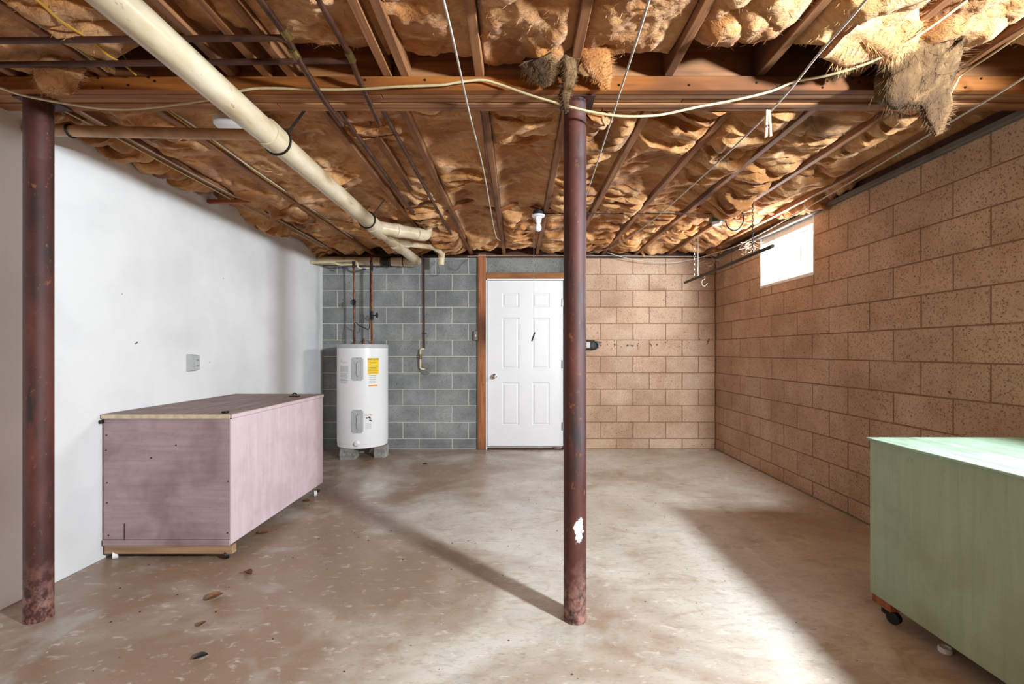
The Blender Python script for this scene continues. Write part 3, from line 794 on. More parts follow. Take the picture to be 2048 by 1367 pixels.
# supply lines of the heater
def valve_wheel(p, axis, parent, r=.028):
    p = Vector(p); ax = {'-y': Vector((0, -1, 0)), 'x': Vector((1, 0, 0)), 'z-': Vector((0, 0, -1))}[axis]
    a = Vector((0, 0, 1)) if abs(ax.z) < .5 else Vector((1, 0, 0)); b = ax.cross(a)
    ring = [p + (a * math.cos(i / 16 * 6.283) + b * math.sin(i / 16 * 6.283)) * r * (1 + .08 * math.cos(i / 16 * 6.283 * 5)) for i in range(16)]
    o = tube('handwheel', ring, .0055, M['black'], parent, 8, True)
    for i in range(4):
        d = (a * math.cos(i * 1.5708) + b * math.sin(i * 1.5708)) * r
        cyl('spoke', p, p + d, .003, M['black'], o, 6)
    return o
t = thing('copper_pipe', 'left copper water pipe rising from the heater with a round valve', 'pipe', (-1.87, 5.32, 1.29))
yv = 5.36
cyl('riser', P(709.5, 690, yv), P(707.5, 530, yv), .0115, M['copper'], t, 14)
cyl('coupling', P(708.6, 614, yv), P(708.6, 604, yv), .016, M['oldcopper'], t, 14)
cyl('valve_body', P(708, 610, yv - .02) , P(707, 599, yv - .02), .017, M['darkmetal'], t, 12)
valve_wheel(P(706.5, 604, yv - .06), '-y', t)
cyl('fitting', P(707.5, 536, yv), P(707.2, 522, yv), .017, M['darkmetal'], t, 12)
t = thing('copper_pipe', 'right copper water pipe rising from the heater with a side valve', 'pipe', (-1.66, 5.32, 1.29))
cyl('riser', P(743.5, 690, yv), P(742.8, 512, yv), .0115, M['copper'], t, 14)
cyl('valve_body', P(743.8, 640, yv), P(743.6, 622, yv), .017, M['darkmetal'], t, 12)
cyl('valve_stem', P(743.6, 631, yv), P(752, 630, yv), .007, M['darkmetal'], t, 10)
valve_wheel(P(754, 630, yv), 'x', t)
cyl('fitting', P(743, 541, yv), P(743, 526, yv), .017, M['darkmetal'], t, 12)
tag(tube('heater_power_cable', catmull([P(708, 688, yv - .03), P(706.5, 670, yv - .03), P(710, 646, yv - .035), P(718, 650, yv - .03), P(730, 656, yv - .03), P(738, 657, yv - .02), P(739.5, 640, yv - .015), P(740, 600, yv - .015), P(740.5, 545, yv - .015), P(740.5, 520, yv - .015)], 6), .0055, M['black'], seg=8), 'black power cable looping between the two copper heater pipes', 'cable')
t = thing('plastic_supply_pipe', 'cream plastic water pipes entering from the white wall above the heater', 'pipe', (XL, 5.3, 2.2))
tube('upper_run', fillet([P(619, 523, 5.30), P(690, 521, 5.32), P(713, 520, 5.33), P(716, 535, 5.34), P(725, 537, 5.35), P(741, 535.5, 5.36)], .03), .011, M['cream'], t, 10)
tube('lower_run', fillet([P(622, 525.5, 5.30), P(668, 524, 5.31), P(679, 530, 5.33), P(690, 529, 5.34), P(706, 528.5, 5.36)], .03), .011, M['cream'], t, 10)
for px, py in ((687, 534), (728, 538)): lathe('blue_valve', [(.02, -.008), (.024, 0), (.02, .008)], P(px, py, 5.32), plain('blue_valve_%d' % px, (28, 40, 96), .4), t, 12)

# ------------------------------------------------------------------ white drain pipe system
t = thing('drain_pipe', 'large stained white plastic drain pipe running under the beam to the back wall', 'pipe', (-1.194, 2.2, 2.2))
PXX, PZZ = -1.194, 2.252
yA = 0.2
cyl('main_run', (PXX, yA, PZZ - .006), (PXX, 3.78, PZZ), .057, M['pvc'], t, 32)
cyl('coupling', (PXX, 2.16, PZZ), (PXX, 2.26, PZZ), .064, M['pvc'], t, 32)
for y in (2.268, 3.62):
    V = [(PXX + .066 * math.cos(a), y, PZZ + .066 * math.sin(a)) for a in [i / 24 * 6.283 for i in range(24)]]
    tube('strap', V, .006, M['darkmetal'], t, 6, True)
    obox('strap_tail', (PXX + .05, y, PZZ + .04), (.09, 0, .12), (0, 1, 0), .002, .018, M['darkmetal'], t)
cyl('wye_hub', (PXX, 3.74, PZZ), (PXX, 4.0, PZZ + .002), .064, M['pvc'], t, 32)
b0, b1 = Vector((PXX + .01, 3.86, PZZ + .005)), P(838, 468, 4.28)
cyl('branch', b0, b1, .055, M['pvc'], t, 32)
for q in (.45, .97):
    m = b0.lerp(b1, q); d = (b1 - b0).normalized(); cyl('coupling', m - d * .03, m + d * .03, .061, M['pvc'], t, 32)
d = (b1 - b0).normalized()
tube('elbow', fillet([b1, b1 + d * .09, b1 + d * .10 + Vector((0, 0, .13))], .09, 8), .059, M['pvc'], t, 28)
cyl('lower_run', (PXX, 3.98, PZZ + .002), (PXX, 5.42, PZZ + .03), .05, M['pvc'], t, 28)
cyl('tee_hub', (PXX, 4.42, PZZ + .008), (PXX, 4.70, PZZ + .014), .058, M['pvc'], t, 28)
s0 = Vector((PXX, 4.52, PZZ + .03)); s1 = P(866, 494, 4.95)
cyl('branch_stub', s0, s0.lerp(s1, .3), .036, M['pvc'], t, 20)
tube('small_branch', fillet([s0, s1, P(881, 503, 5.1), P(884, 512, 5.2), P(882, 527, 5.22)], .06, 6), .027, M['pvc'], t, 20)
cyl('trap_end', P(883.5, 505, 5.2), P(882, 529, 5.22), .036, M['cream'], t, 20)
e = Vector((PXX, 5.42, PZZ + .03))
tube('elbow', fillet([Vector((PXX, 5.3, PZZ + .028)), Vector((PXX, 5.50, PZZ + .032)), Vector((PXX - .22, 5.50, PZZ + .036))], .11, 8), .054, M['pvc'], t, 28)
cyl('wall_run', (PXX - .15, 5.50, PZZ + .036), (XL + .005, 5.50, PZZ + .05), .05, M['pvc'], t, 28)
hz = lambda px: (px - VX) / F * 5.50
cyl('rubber_coupling', (hz(765), 5.50, PZZ + .04), (hz(780), 5.50, PZZ + .04), .057, M['black'], t, 28)
for px in (763, 782, 807):
    V = [(hz(px), 5.50 + .059 * math.cos(a), PZZ + .04 + .059 * math.sin(a)) for a in [i / 24 * 6.283 for i in range(24)]]
    tube('clamp', V, .005, M['darkmetal'], t, 6, True)
# tan side drain from the white wall
t = thing('drain_pipe', 'thin tan drain pipe from the white wall to the large white pipe', 'pipe', (-1.8, 2.24, 2.25))
cyl('run', (XL + .004, 2.235, 2.292), (PXX - .05, 2.235, 2.268), .0265, plain('tan_pipe', (196, 150, 104), .5, 0, .25, 9), t, 20)
V = [(-2.19 + .0, 2.235 + .03 * math.cos(a), 2.288 + .03 * math.sin(a)) for a in [i / 20 * 6.283 for i in range(20)]]
tube('strap', V, .005, M['darkmetal'], t, 6, True)

# ------------------------------------------------------------------ iron and copper pipes below the joists
ya, yb = 1.70, 1.845
t = thing('water_pipe', 'tarnished pipe running toward the door, left of the pair beneath the beam', 'pipe', (-.856, 2.06, 2.3))
tube('front_run', fillet([(-.86, .4, 2.384), (-.86, ya, 2.383), (-.852, ya + .06, 2.345), (-.852, 2.0, 2.313), (-.85, 2.21, 2.306)], .04), .0125, M['oldcopper'], t, 14)
tube('rear_run', fillet([(-.86, 2.20, 2.372), (-.86, 3.55, 2.352), (-.86, 4.6, 2.37)], .04), .0125, M['oldcopper'], t, 14)
for y, z in ((ya - .02, 2.383), (ya + .05, 2.352)): cyl('fitting', (-.857, y - .02, z + .002), (-.856, y + .025, z - .003), .0165, M['brass'], t, 14)
cyl('cross_link', (-.86, 3.56, 2.354), (-.655, 3.57, 2.37), .011, M['oldcopper'], t, 12)
t = thing('water_pipe', 'tarnished pipe running toward the door, right of the pair beneath the beam', 'pipe', (-.667, 2.06, 2.3))
tube('front_run', fillet([(-.668, .4, 2.390), (-.668, yb - .02, 2.390), (-.664, yb + .05, 2.35), (-.667, 2.21, 2.306)], .03), .0115, M['oldcopper'], t, 14)
tube('rear_run', fillet([(-.655, 2.20, 2.38), (-.66, 3.6, 2.378), (-.665, 5.0, 2.385)], .04), .0115, M['oldcopper'], t, 14)
cyl('fitting', (-.668, yb - .05, 2.389), (-.667, yb, 2.384), .016, M['brass'], t, 14)
t = tag(cyl('iron_pipe', (XL + .004, ya, 2.362), (-.862, ya, 2.377), .0115, M['iron'], None, 14), 'upper of two dark rusty pipes crossing the joists at top left', 'pipe')
t = tag(cyl('iron_pipe', (XL + .004, yb, 2.364), (-.67, yb, 2.384), .0115, M['iron'], None, 14), 'lower of two dark rusty pipes crossing the joists at top left', 'pipe')
t = thing('hose_pipe', 'dark pipe dropping down the grey block wall to a brass spigot', 'pipe', (-1.13, 5.58, 1.1))
yp = 5.585
tube('drop', fillet([P(838, 506, 5.4), P(848, 517, yp), P(848.5, 690, yp), P(848.5, 697, yp)], .04), .0095, M['iron'], t, 12)
tube('elbow', fillet([P(848.5, 697, yp), P(841, 697.5, yp - .01), P(840.5, 716, yp - .01), P(840.5, 737, yp - .01), P(847, 738, yp - .005), P(849, 738, YB)], .02), .011, M['cream'], t, 12)
cyl('valve_body', P(840.5, 708, yp - .015), P(840.5, 718, yp - .015), .018, M['brass'], t, 12)
obox('lever', P(836, 713, yp - .04), P(845, 713, yp - .04) - P(836, 713, yp - .04), (0, 0, 1), .012, .005, M['steel'], t)
cyl('pipe_clip', P(844, 666, YB), P(853, 666, YB - .02), .005, M['darkmetal'], t, 8)
lathe('mortar_patch', [(.074, 0), (.068, .008), (.05, .012)], P(850.5, 737.5, YB), M['lintel'], t, 18, '-y')

# ------------------------------------------------------------------ mauve chest
def caster(parent, x, y, zt, wheelmat, r=.026, turn=0):
    c = link('caster', None, (x, y, zt), parent) if False else None
    b = box('caster_bracket', x - .018, x + .018, y - .02, y + .02, r, zt, M['darkmetal'], parent, bev=.003)
    d = Vector((math.cos(turn), math.sin(turn), 0)) * .012
    cyl('caster_wheel', Vector((x, y - .012, r)) - d - Vector((0, .02, 0)), Vector((x, y - .012, r)) + d - Vector((0, .02, 0)), r, wheelmat, b, 20)
def mauve_chest():
    x0, x1, y0, y1, zb, zt = -2.395, -1.652, 2.635, 3.875, .032, .845
    t = thing('storage_chest', 'long mauve painted plywood chest on casters against the white wall', 'chest', ((x0 + x1) / 2, (y0 + y1) / 2, 0))
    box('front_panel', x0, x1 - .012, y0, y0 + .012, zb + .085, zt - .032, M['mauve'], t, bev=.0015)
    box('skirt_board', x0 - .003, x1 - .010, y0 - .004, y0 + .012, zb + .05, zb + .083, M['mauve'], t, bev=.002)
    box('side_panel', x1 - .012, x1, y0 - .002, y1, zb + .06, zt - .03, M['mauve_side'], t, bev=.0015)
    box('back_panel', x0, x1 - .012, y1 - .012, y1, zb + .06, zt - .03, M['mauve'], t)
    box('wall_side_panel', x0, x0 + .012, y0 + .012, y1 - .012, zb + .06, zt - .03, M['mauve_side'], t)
    box('bottom_board', x0 + .012, x1 - .012, y0 + .012, y1 - .012, zb + .06, zb + .08, M['rawwood'], t)
    box('base_rail', x0 + .004, x1 + .004, y0 + .001, y0 + .04, zb, zb + .05, M['rawwood'], t, bev=.003)
    box('base_rail', x0 + .004, x1 - .05, y1 - .05, y1 - .01, zb, zb + .058, M['rawwood'], t, bev=.003)
    ld = box('lid', x0 - .006, x1 + .004, y0 - .004, y1 + .004, zt - .016, zt, M['lid'], t, bev=.003)
    box('front_trim', x0 - .008, x1 - .004, y0 - .010, y0 - .0035, zt - .028, zt - .003, M['cream_trim'], ld, bev=.003)
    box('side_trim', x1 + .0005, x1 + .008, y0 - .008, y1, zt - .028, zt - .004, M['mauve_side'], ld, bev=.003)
    p = P(454, 822, y0 + .04); box('hasp', p.x - .018, p.x + .012, y0 + .015, y0 + .045, zt, zt + .012, M['darkmetal'], ld, bev=.003)
    h = P(588, 783, 3.6); hb = box('latch', h.x - .05, h.x + .02, 3.62, 3.66, zt, zt + .008, M['darkmetal'], ld, bev=.002)
    tube('latch_loop', [(h.x - .015 + .016 * math.cos(a), 3.64, zt + .012 + .016 * abs(math.sin(a))) for a in [i / 10 * 3.14 for i in range(11)]], .005, M['darkmetal'], hb, 6)
    g = P(196, 841, y0); hn = box('hinge_knob', x0 - .012, x0 + .006, y0 - .02, y0 + .02, zt - .055, zt - .035, M['darkmetal'], t, bev=.004)
    c = P(249, 1060, y0); box('crack', c.x - .0015, c.x + .0015, y0 - .0025, y0 - .0005, zb + .06, c.z + .04, M['ink'], t)
    for (px, py) in ((213, 870), (212, 900), (214, 965), (214, 1005), (455, 1065), (447, 1083), (456, 962), (217, 1070), (352, 890), (302, 915)):
        q = P(px, py, y0); lathe('screw_head', [(.005, 0), (.004, .002)], (q.x, y0, q.z), M['iron'], t, 8, '-y')
    for (x, y, m) in ((x0 + .055, y0 + .05, M['white']), (x1 - .04, y0 + .05, M['darkmetal']), (x1 - .03, y1 - .05, M['white']), (x0 + .05, y1 - .05, M['white'])):
        caster(t, x, y, zb + .012, m, .024, .6)
mauve_chest()
def green_chest():
    x0, x1, y0, y1, zb, zt = 1.632, 2.40, .86, 2.105, .098, .808
    t = thing('storage_chest', 'pale green painted plywood chest on casters at the tan block wall', 'chest', ((x0 + x1) / 2, (y0 + y1) / 2, 0))
    box('side_panel', x0, x0 + .012, y0, y1, zb, zt - .012, M['greenpaint'], t, bev=.0015)
    box('wall_side_panel', x1 - .012, x1, y0, y1, zb, zt - .012, M['greenpaint'], t, bev=.0015)
    box('back_panel', x0 + .012, x1 - .012, y1 - .012, y1, zb, zt - .012, M['greenpaint'], t)
    box('front_panel', x0 + .012, x1 - .012, y0, y0 + .012, zb, zt - .012, M['greenpaint'], t)
    box('bottom_board', x0 + .012, x1 - .012, y0 + .012, y1 - .012, zb, zb + .018, M['rawwood'], t)
    box('lid', x0 - .012, x1 + .004, y0 - .01, y1 + .010, zt - .011, zt, M['greentop'], t, bev=.002)
    q = PX(1819, 919, x0); lathe('knot_ring', [(.012, 0), (.012, .002), (.009, .002), (.009, .0005)], (x0, q.y, q.z), M['greenpaint'], t, 16, '-x')
    for (x, y) in ((x0 + .03, y1 - .055), (x1 - .06, y1 - .055), (x0 + .03, y0 + .05), (x1 - .06, y0 + .05)):
        box('corner_block', x - .025, x + .025, y - .05, y + .05, zb - .04, zb + .002, M['post'], t, bev=.004)
        caster(t, x + .01, y, zb - .03, M['black'], .026, .4)
green_chest()

# ------------------------------------------------------------------ small wall things
t = thing('outlet_box', 'grey surface outlet box on the white wall above the mauve chest', 'outlet', (XL, 3.355, 1.06))
bm = bmesh.new(); vs = [bm.verts.new(v) for v in boxv(XL, XL + .045, 3.315, 3.40, 1.058, 1.185)]
for f in BOXF: bm.faces.new([vs[i] for i in f])
for v in bm.verts:
    if v.co.x > XL + .04: v.co.z += -.012 if v.co.z > 1.1 else .012; v.co.y += .01 if v.co.y < 3.35 else -.006
bm_obj('housing', bm, M['greyplastic'], t)
box('face_plate', XL + .0455, XL + .049, 3.335, 3.39, 1.075, 1.168, M['greyplastic'], t, bev=.001)
for z in (1.10, 1.142):
    box('socket', XL + .0492, XL + .051, 3.345, 3.38, z - .013, z + .013, M['greyplastic'], t, bev=.0008)
    for yy in (3.355, 3.37): box('slot', XL + .0512, XL + .0518, yy - .002, yy + .002, z - .006, z + .006, M['ink'], t)
t = thing('switch_box', 'small grey metal switch box left of the door post', 'switch', (-.50, 5.6, 1.35))
box('housing', -.532, -.478, YB - .05, YB, 1.34, 1.455, M['steel'], t, bev=.004)
box('toggle', -.512, -.502, YB - .062, YB - .05, 1.385, 1.41, M['white'], t, bev=.002)
tube('conduit_cable', catmull([(-.492, YB - .02, 1.455), (-.486, YB - .015, 1.8), (-.488, YB - .015, 2.2), (-.486, YB - .015, 2.37)], 6), .005, M['cablew'], t, 6)
t = thing('wall_holder', 'black plastic holder mounted on the tan block wall behind the pole', 'holder', (.90, 5.6, 1.2))
bx = lambda px: (px - VX) / F * 5.58
bz = lambda py: CH - (py - VY) / F * 5.58
box('housing', bx(1165), bx(1190), YB - .06, YB, bz(699), bz(680), M['black'], t, bev=.012, seg=2)
lathe('hook_ring', [(.055, 0), (.055, .03), (.04, .035), (.04, .01)], (bx(1188), YB - .035, bz(690)), M['black'], t, 20, '-y')
box('clip', bx(1172), bx(1180), YB - .075, YB - .06, bz(695), bz(684), M['greyplastic'], t, bev=.003)

# light fitting with bulb and pull cord
t = thing('bulb_fitting', 'white porcelain lampholder with an unlit bulb under a joist', 'lamp', (.18, 3.9, 2.38))
bp = Vector((.182, 3.90, 0))
def bl(px, py): return P(px, py, 3.9)
zc = lambda py: CH - (py - VY) / F * 3.9
lathe('junction_box', [(.045, zc(421)), (.045, zc(430)), (.02, zc(431))], bp, M['black'], t, 20)
lathe('lampholder', [(.018, zc(446)), (.026, zc(443)), (.030, zc(434)), (.055, zc(433)), (.057, zc(430)), (.02, zc(429))], bp, M['white'], t, 24)
lathe('bulb', [(.002, zc(462.5)), (.014, zc(462)), (.024, zc(459.5)), (.029, zc(456)), (.028, zc(453)), (.022, zc(450)), (.016, zc(447)), (.015, zc(444))], bp, M['enamel'], t, 24)
cyl('feed_cable', (.22, 3.9, 2.388), (2.0, 3.9, 2.384), .005, M['black'], t, 6)
t = thing('pull_cord', 'thin white light cord with a dark handle hanging before the door', 'cord', (.143, 3.9, 1.29))
cyl('cord', (.143, 3.88, zc(434)), (.143, 3.88, zc(664)), .0016, M['rope'], t, 6)
cyl('handle', P(1063.5, 682, 3.88), P(1069.5, 664, 3.88), .0065, M['darkmetal'], t, 10)

# round white fitting on the joists behind the drain pipe
tag(lathe('ceiling_fixture', [(.02, 2.362), (.075, 2.364), (.085, 2.372), (.085, 2.392), (.06, 2.397)], (-1.475, 2.36, 0), M['white'], None, 32), 'round white fixture on the joists behind the large drain pipe', 'fixture')

# green lampholder near the window
t = thing('green_light_fitting', 'small green and white light fitting with looped black cord near the window', 'lamp', (1.76, 4.0, 2.3))
g0 = P(1436, 438, 4.0)
box('housing', g0.x - .062, g0.x + .055, 3.97, 4.05, g0.z - .022, g0.z + .03, M['greencap'], t, bev=.008)
lathe('socket', [(.035, -.05), (.042, -.03), (.042, -.022)], (g0.x - .005, 4.01, g0.z), M['white'], t, 20)
box('clip', g0.x + .05, g0.x + .07, 3.98, 4.0, g0.z - .01, g0.z + .01, plain('yellow_clip', (196, 180, 60), .5), t, bev=.002)
tube('cord', catmull([P(1392, 420, 4.1), P(1420, 418, 4.05), P(1442, 420, 4.0), P(1449, 435, 3.97), P(1455, 453, 3.96), P(1468, 461, 3.95), P(1480, 455, 3.94), P(1487, 440, 3.94), P(1484, 423, 3.95), P(1474, 420, 3.98)], 6), .006, M['black'], t, 8)

# hanging rod with chains, hooks
RX, RZ = 1.876, 1.972
t = thing('hanging_rod', 'dark metal rod hung below the joists beside the window', 'rod', (RX, 4.2, 1.95))
cyl('rod', (RX, 3.34, RZ + .006), (RX, 5.08, RZ), .014, M['darkmetal'], t, 14)
cyl('hanger_wire', (RX, 4.72, RZ + .01), (RX, 4.72, 2.40), .0045, M['steel'], t, 8)
def chain(parent, x, y, z0, z1, mat, n, r=.012, name='chain_link'):
    L = (z1 - z0) / n
    for i in range(n):
        zc_ = z0 + (i + .5) * L; a = Vector((1, 0, 0)) if i % 2 else Vector((.5, .86, 0))
        ring = [Vector((x, y, zc_)) + a * (r * .55 * math.cos(q)) + Vector((0, 0, 1)) * (L * .62 * math.sin(q)) for q in [k / 10 * 6.283 for k in range(10)]]
        tube(name, ring, .0026, mat, parent, 6, True)
chain(t, RX, 3.62, RZ + .012, 2.40, M['darkmetal'], 18)
tube('s_hook', catmull([(RX + .02, 4.66, RZ + .018), (RX + .045, 4.66, RZ + .0), (RX + .045, 4.66, RZ - .03), (RX + .02, 4.66, RZ - .04), (RX + .02, 4.66, RZ - .085), (RX + .045, 4.66, RZ - .10), (RX + .075, 4.66, RZ - .07)], 6), .0032, M['steel'], t, 6)
c = thing('loose_chain', 'pale loose chain dangling from a joist near the rod end', 'chain', (1.83, 4.72, 1.99))
chain(c, 1.84, 4.72, 1.99, 2.40, M['chrome'], 15, .014)

# ------------------------------------------------------------------ clotheslines, pin, cables
def rope(label, pts, r=.0042, mat='rope', name='clothesline', cat='rope', group='clotheslines'):
    return tag(tube(name, catmull(pts, 8), r, M[mat], seg=8), label, cat, group)
rope('clothesline running toward the door, leftmost of the ropes', [(-.24, .5, 2.19), P(887, 0, 1.30), P(929, 183, 1.95), P(942, 240, 2.2), P(968, 345, 2.95), P(990, 466, 4.35), P(1000, 481, 4.62)])
rope('clothesline ending behind the top of the centre pole', [(.30, .5, 2.14), P(1298, 0, 1.29), P(1238, 190, 1.95), P(1221, 245, 2.2), P(1173, 389, 3.2), P(1160, 425, 3.75)])
rope('clothesline carrying the wooden clothespin', [(.99, .7, 2.285), P(1732, 0, 1.352), P(1640, 105, 1.61), P(1541, 222, 1.93), P(1400, 357, 2.68), P(1290, 452, 3.9), P(1225, 494, 4.9), P(1180, 505, 5.3)])
rope('clothesline along the tan block wall sagging past the window', [(1.94, 1.2, 2.33), P(2048, 155, 1.80), P(1870, 262, 2.25), P(1640, 400, 3.3), P(1491, 483, 4.4), P(1433, 505, 5.05), P(1375, 520.5, 5.4), P(1330, 525, 5.45), P(1266, 518.5, 5.45), P(1215, 505, 5.4)])
rope('thin wire strung along the top of the back wall', [P(935, 512, 5.5), P(1050, 510.5, 5.5), P(1170, 511, 5.5), P(1300, 512, 5.5), P(1395, 512.5, 5.5)], .003, 'cablew', 'strung_wire', 'wire', None)
t = thing('clothespin', 'wooden clothespin clipped on the clothesline below the beam', 'clothespin', P(1536, 276, 1.925))
py_ = 1.925
for (a, b, w_, dy) in (((1533.5, 220), (1531.5, 275), .0085, -.004), ((1538, 220), (1541, 273), .0085, -.001)):
    p, q = P(*a, py_ + dy), P(*b, py_ + dy); obox('prong', p, q - p, (0, 1, 0), .0095, .012, M['pinwood'], t, bev=.0015)
sp = P(1536, 252, py_ - .012)
tube('spring', [(sp.x + .005 * math.cos(i), sp.y + .0006 * i - .004, sp.z + .005 * math.sin(i)) for i in np.linspace(0, 18, 50)], .0012, M['steel'], t, 5)
cab = [(0, 175), (45, 190), (120, 205), (215, 218), (300, 215), (425, 198), (480, 182), (530, 176), (640, 179), (720, 178), (800, 173), (880, 170), (920, 164), (965, 160), (1000, 169), (1060, 190), (1120, 208), (1150, 216), (1190, 225), (1240, 232), (1290, 232), (1330, 228), (1400, 213), (1470, 200), (1540, 183), (1590, 163), (1650, 152), (1720, 132), (1760, 115), (1812, 86), (1870, 48), (1935, 0)]
tag(tube('electrical_cable', catmull([P(x, y, 1.945 if 150 < y and x < 1600 else 1.945 - (x - 1590) / 345 * .38) if not (1080 < x < 1300) else P(x, y, 1.93) for x, y in cab], 5), .0052, M['cable'], seg=8), 'cream electrical cable draped along the face of the beam', 'cable')
tag(tube('electrical_cable', catmull([P(1902, 186, 1.955), P(1913, 165, 1.95), P(1925, 148, 1.94), P(1985, 108, 1.80), P(2048, 64, 1.68), P(2100, 25, 1.6)], 5), .004, M['cable'], seg=8), 'white cable along the joist nearest the block wall, turning at the beam', 'cable')
def jcable(label, x, y0, y1, z, mat, seed):
    rs = np.random.RandomState(seed); pts = [(x + rs.uniform(-.007, .007), y, z + rs.uniform(-.006, .006)) for y in np.linspace(y0, y1, 9)]
    tag(tube('electrical_cable', catmull(pts, 5), .0045, M[mat], seg=6), label, 'cable', 'cables along the left joists')
jcable('white cable under the leftmost joist behind the beam', -2.165, 2.2, 5.2, 2.397, 'cablew', 1)
jcable('cream cable under the leftmost joist edge nearest the white wall', -2.225, 2.2, 5.0, 2.392, 'cable', 2)
jcable('yellow cable beside the second joist from the white wall behind the beam', -1.745, 2.2, 4.6, 2.405, 'cabley', 3)
jcable('white cable beside the second joist from the white wall behind the beam', -1.725, 2.2, 4.8, 2.40, 'cablew', 4)
jcable('yellow cable beside the second joist in front of the beam', -1.735, .9, 1.94, 2.405, 'cabley', 5)
jcable('white cable beside the second joist in front of the beam', -1.75, .9, 1.94, 2.40, 'cablew', 6)
jcable('yellow cable crossing the bay left of the large drain pipe near the beam', -1.62, 1.4, 1.94, 2.385, 'cabley', 7)
jcable('thin brown wire along the joist in line with the door', -.185, 2.2, 4.4, 2.394, 'iron', 8)
tag(tube('wire_loop', catmull([P(872, 521, 5.55), P(860, 537, 5.58), P(862, 549, 5.58), P(874, 551, 5.58), P(879, 542, 5.58), P(874, 524, 5.56)], 6), .002, M['iron'], seg=6), 'thin brown wire loop hanging against the grey block wall', 'wire')
tag(tube('wire_loop', catmull([P(890, 522, 5.55), P(900, 535, 5.58), P(914, 540, 5.58), P(922, 530, 5.58), P(937, 517, 5.55)], 6), .002, M['iron'], seg=6), 'thin sagging wire left of the door post top', 'wire')

# ------------------------------------------------------------------ things on the floor
def leaf(label, px, py, L, ang, seed, mat='leaf'):
    c = PZ(px, py, 0); rs = np.random.RandomState(seed); V, Fc = [], []; n = 8
    for i in range(n + 1):
        t_ = i / n; wdt = L * .28 * math.sin(math.pi * min(1, t_ * .96 + .03)) ** .8
        for j in (-1, -.5, 0, .5, 1):
            x = (t_ - .5) * L; y = j * wdt; z = .003 + abs(j) ** 1.5 * wdt * 1.0 + .012 * (t_ - .5) ** 2 * 4 * L / .06 * .3 + rs.uniform(0, .0015)
            V.append((c.x + x * math.cos(ang) - y * math.sin(ang), c.y + x * math.sin(ang) + y * math.cos(ang), z))
    for i in range(n):
        for j in range(4): Fc.append((i * 5 + j, i * 5 + j + 1, i * 5 + j + 6, i * 5 + j + 5))
    m = len(V); V += [(v[0], v[1], v[2] + .0012) for v in V]; Fc += [tuple(reversed([q + m for q in f])) for f in Fc]
    return tag(mesh('dry_leaf', V, Fc, M[mat], smooth=True, base=True), label, 'leaf', 'dead leaves on the floor')
leaf('curled orange-brown leaf on the floor nearest the camera at left', 430, 1196, .075, 1.0, 1)
leaf('pale brown leaf on the floor right of the mauve chest front corner', 496, 1148, .065, -.5, 2)
leaf('small brown leaf beside the front lower edge of the mauve chest', 526, 1067, .065, .3, 3)
leaf('small brown leaf by the far end of the mauve chest', 612, 1003, .06, 0, 4)
leaf('tiny pale leaf scrap on the floor left of the pole shadow', 404, 1250, .04, 1.3, 5)
leaf('blackened leaf scrap on the floor at lower left', 401, 1316, .05, .6, 6, 'ink')
leaf('tiny brown leaf on the floor in front of the water heater', 850, 928, .05, .2, 7)
c = PZ(1890, 1303, 0)
tag(lathe('bottle_cap', [(.021, 0), (.023, .003), (.022, .018), (.019, .020), (.018, .014), (.016, .006)], c, M['white'], None, 24), 'white round bottle cap on the floor beneath the green chest', 'cap')
c = PZ(1112, 899, 0)
tag(leaf('x', 1113, 899, .12, -.4, 9, 'lid'), 'crumpled brown rag scrap at the right foot of the door', 'rag', 'x'); 
o = bpy.data.objects[[k.name for k in bpy.data.objects if k.get('category') == 'rag'][0]]; o.name = 'rag_scrap'; del o['group']
rs = np.random.RandomState(3); V, Fc = [], []
for i in range(240):
    x, y = rs.uniform(XL + .1, XR - .1), rs.uniform(1.3, 5.5); s = rs.uniform(.002, .006); b = len(V)
    V += [(x - s, y - s * .5, .0003), (x + s, y - s * .6, .0003), (x + s * .4, y + s, .0003), (x, y, .0003 + s * .7)]; Fc += [(0 + b, 1 + b, 3 + b), (1 + b, 2 + b, 3 + b), (2 + b, 0 + b, 3 + b), (2 + b, 1 + b, b)]
tag(mesh('floor_grit', V, Fc, M['iron']), 'scattered specks of grit across the concrete floor', 'grit', None, 'stuff')

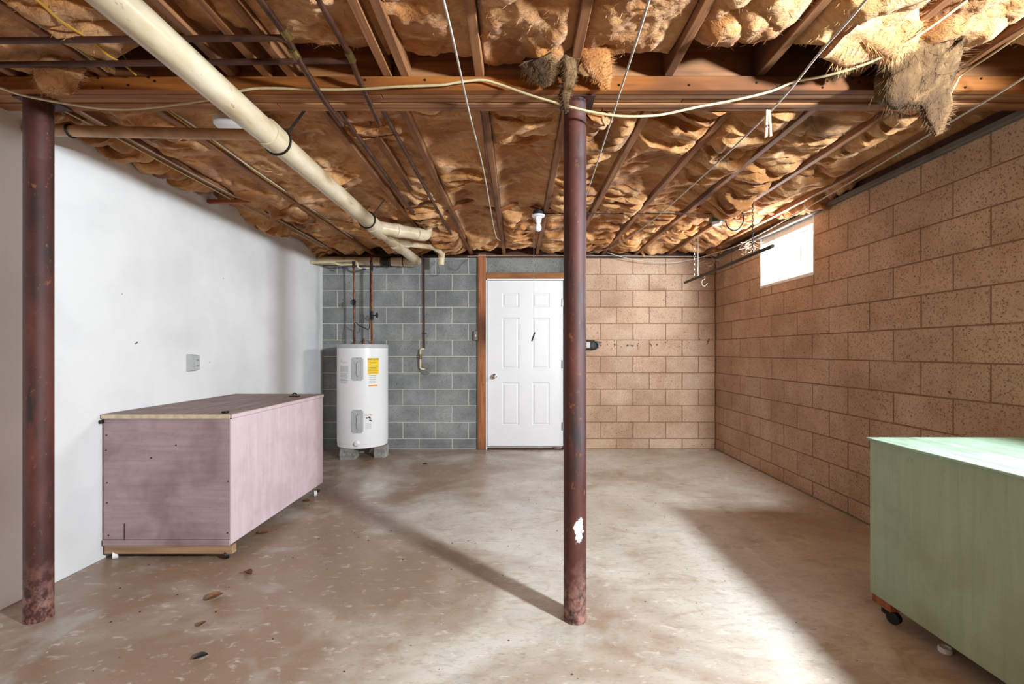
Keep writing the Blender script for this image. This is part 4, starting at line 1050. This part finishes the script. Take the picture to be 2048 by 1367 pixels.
def wisps(label, c, n, L, seed):
    rs = np.random.RandomState(seed); V, Fc = [], []
    for i in range(n):
        p = Vector(c) + Vector(rs.uniform(-1, 1, 3)) * L * .5; d = Vector(rs.uniform(-1, 1, 3)); d.z = abs(d.z) * -.6; d.normalize()
        pts = [p, p + d * L * .5 + Vector(rs.uniform(-1, 1, 3)) * L * .18, p + d * L * rs.uniform(.7, 1.1)]
        v, f = tubev(catmull(pts, 4), .0013, 4); b = len(V); V += v; Fc += [tuple(q + b for q in k) for k in f]
    tag(mesh('straw_wisps', V, Fc, M['pinwood']), label, 'wisps', None, 'stuff')
wisps('pale straw-like wisps caught at the far top corner of the window', P(1500, 492, 4.62), 26, .11, 4)
wisps('pale straw-like wisps hanging in the far corner below the joists', P(1420, 520, 5.3), 24, .13, 5)

# ------------------------------------------------------------------ unseen warm fill lights added behind the camera
tube_m = emit('fill_tube_emission', (1, .80, .58, 1), 6)
def fill_light(label, y):
    t = thing('fill_tube', label, 'lamp', (0, y, 2.28))
    box('housing', -1.25, 1.25, y - .06, y + .06, 2.33, 2.39, M['white'], t, bev=.006)
    cyl('tube', (-1.2, y, 2.30), (1.2, y, 2.30), .018, tube_m, t, 12)
    ld = bpy.data.lights.new('fill_glow', 'AREA'); ld.shape = 'RECTANGLE'; ld.size = 2.4; ld.size_y = .06; ld.energy = 20; ld.color = (1, .58, .28)
    o = bpy.data.objects.new('fill_glow', ld); COL.objects.link(o); o.parent = t; o.location = (0, 0, -.01)
fill_light('added warm fill tube on the joists just behind the viewer', -.9)
fill_light('added warm fill tube on the joists farther behind the viewer', -2.3)

# made-up lamp body around the flash beam, clamped beside the near window
t = thing('flash_lamp', 'made-up reflector lamp standing in for a camera flash, out of view', 'lamp', LAMP - LAMP_AIM * .2)
ax = LAMP_AIM.normalized(); sd = ax.cross(Vector((0, 0, 1))).normalized(); up = sd.cross(ax); V, Fc = [], []
prof = [(.03, -.20), (.045, -.18), (.05, -.10), (.14, -.02), (.145, -.02), (.055, -.102), (.05, -.185), (.033, -.205)]
for (r_, h_) in prof:
    for k in range(24):
        a = k / 24 * 6.2832; V.append(LAMP + ax * h_ + (sd * math.cos(a) + up * math.sin(a)) * r_)
for i in range(len(prof) - 1):
    for k in range(24): Fc.append((i * 24 + k, i * 24 + (k + 1) % 24, (i + 1) * 24 + (k + 1) % 24, (i + 1) * 24 + k))
mesh('reflector', V, Fc, M['steel'], t, smooth=True)
tube('clamp_arm', fillet([LAMP - ax * .19, LAMP - ax * .19 + Vector((.12, .02, -.04)), (XR - .004, .12, 1.80)], .05), .008, M['darkmetal'], t, 8)
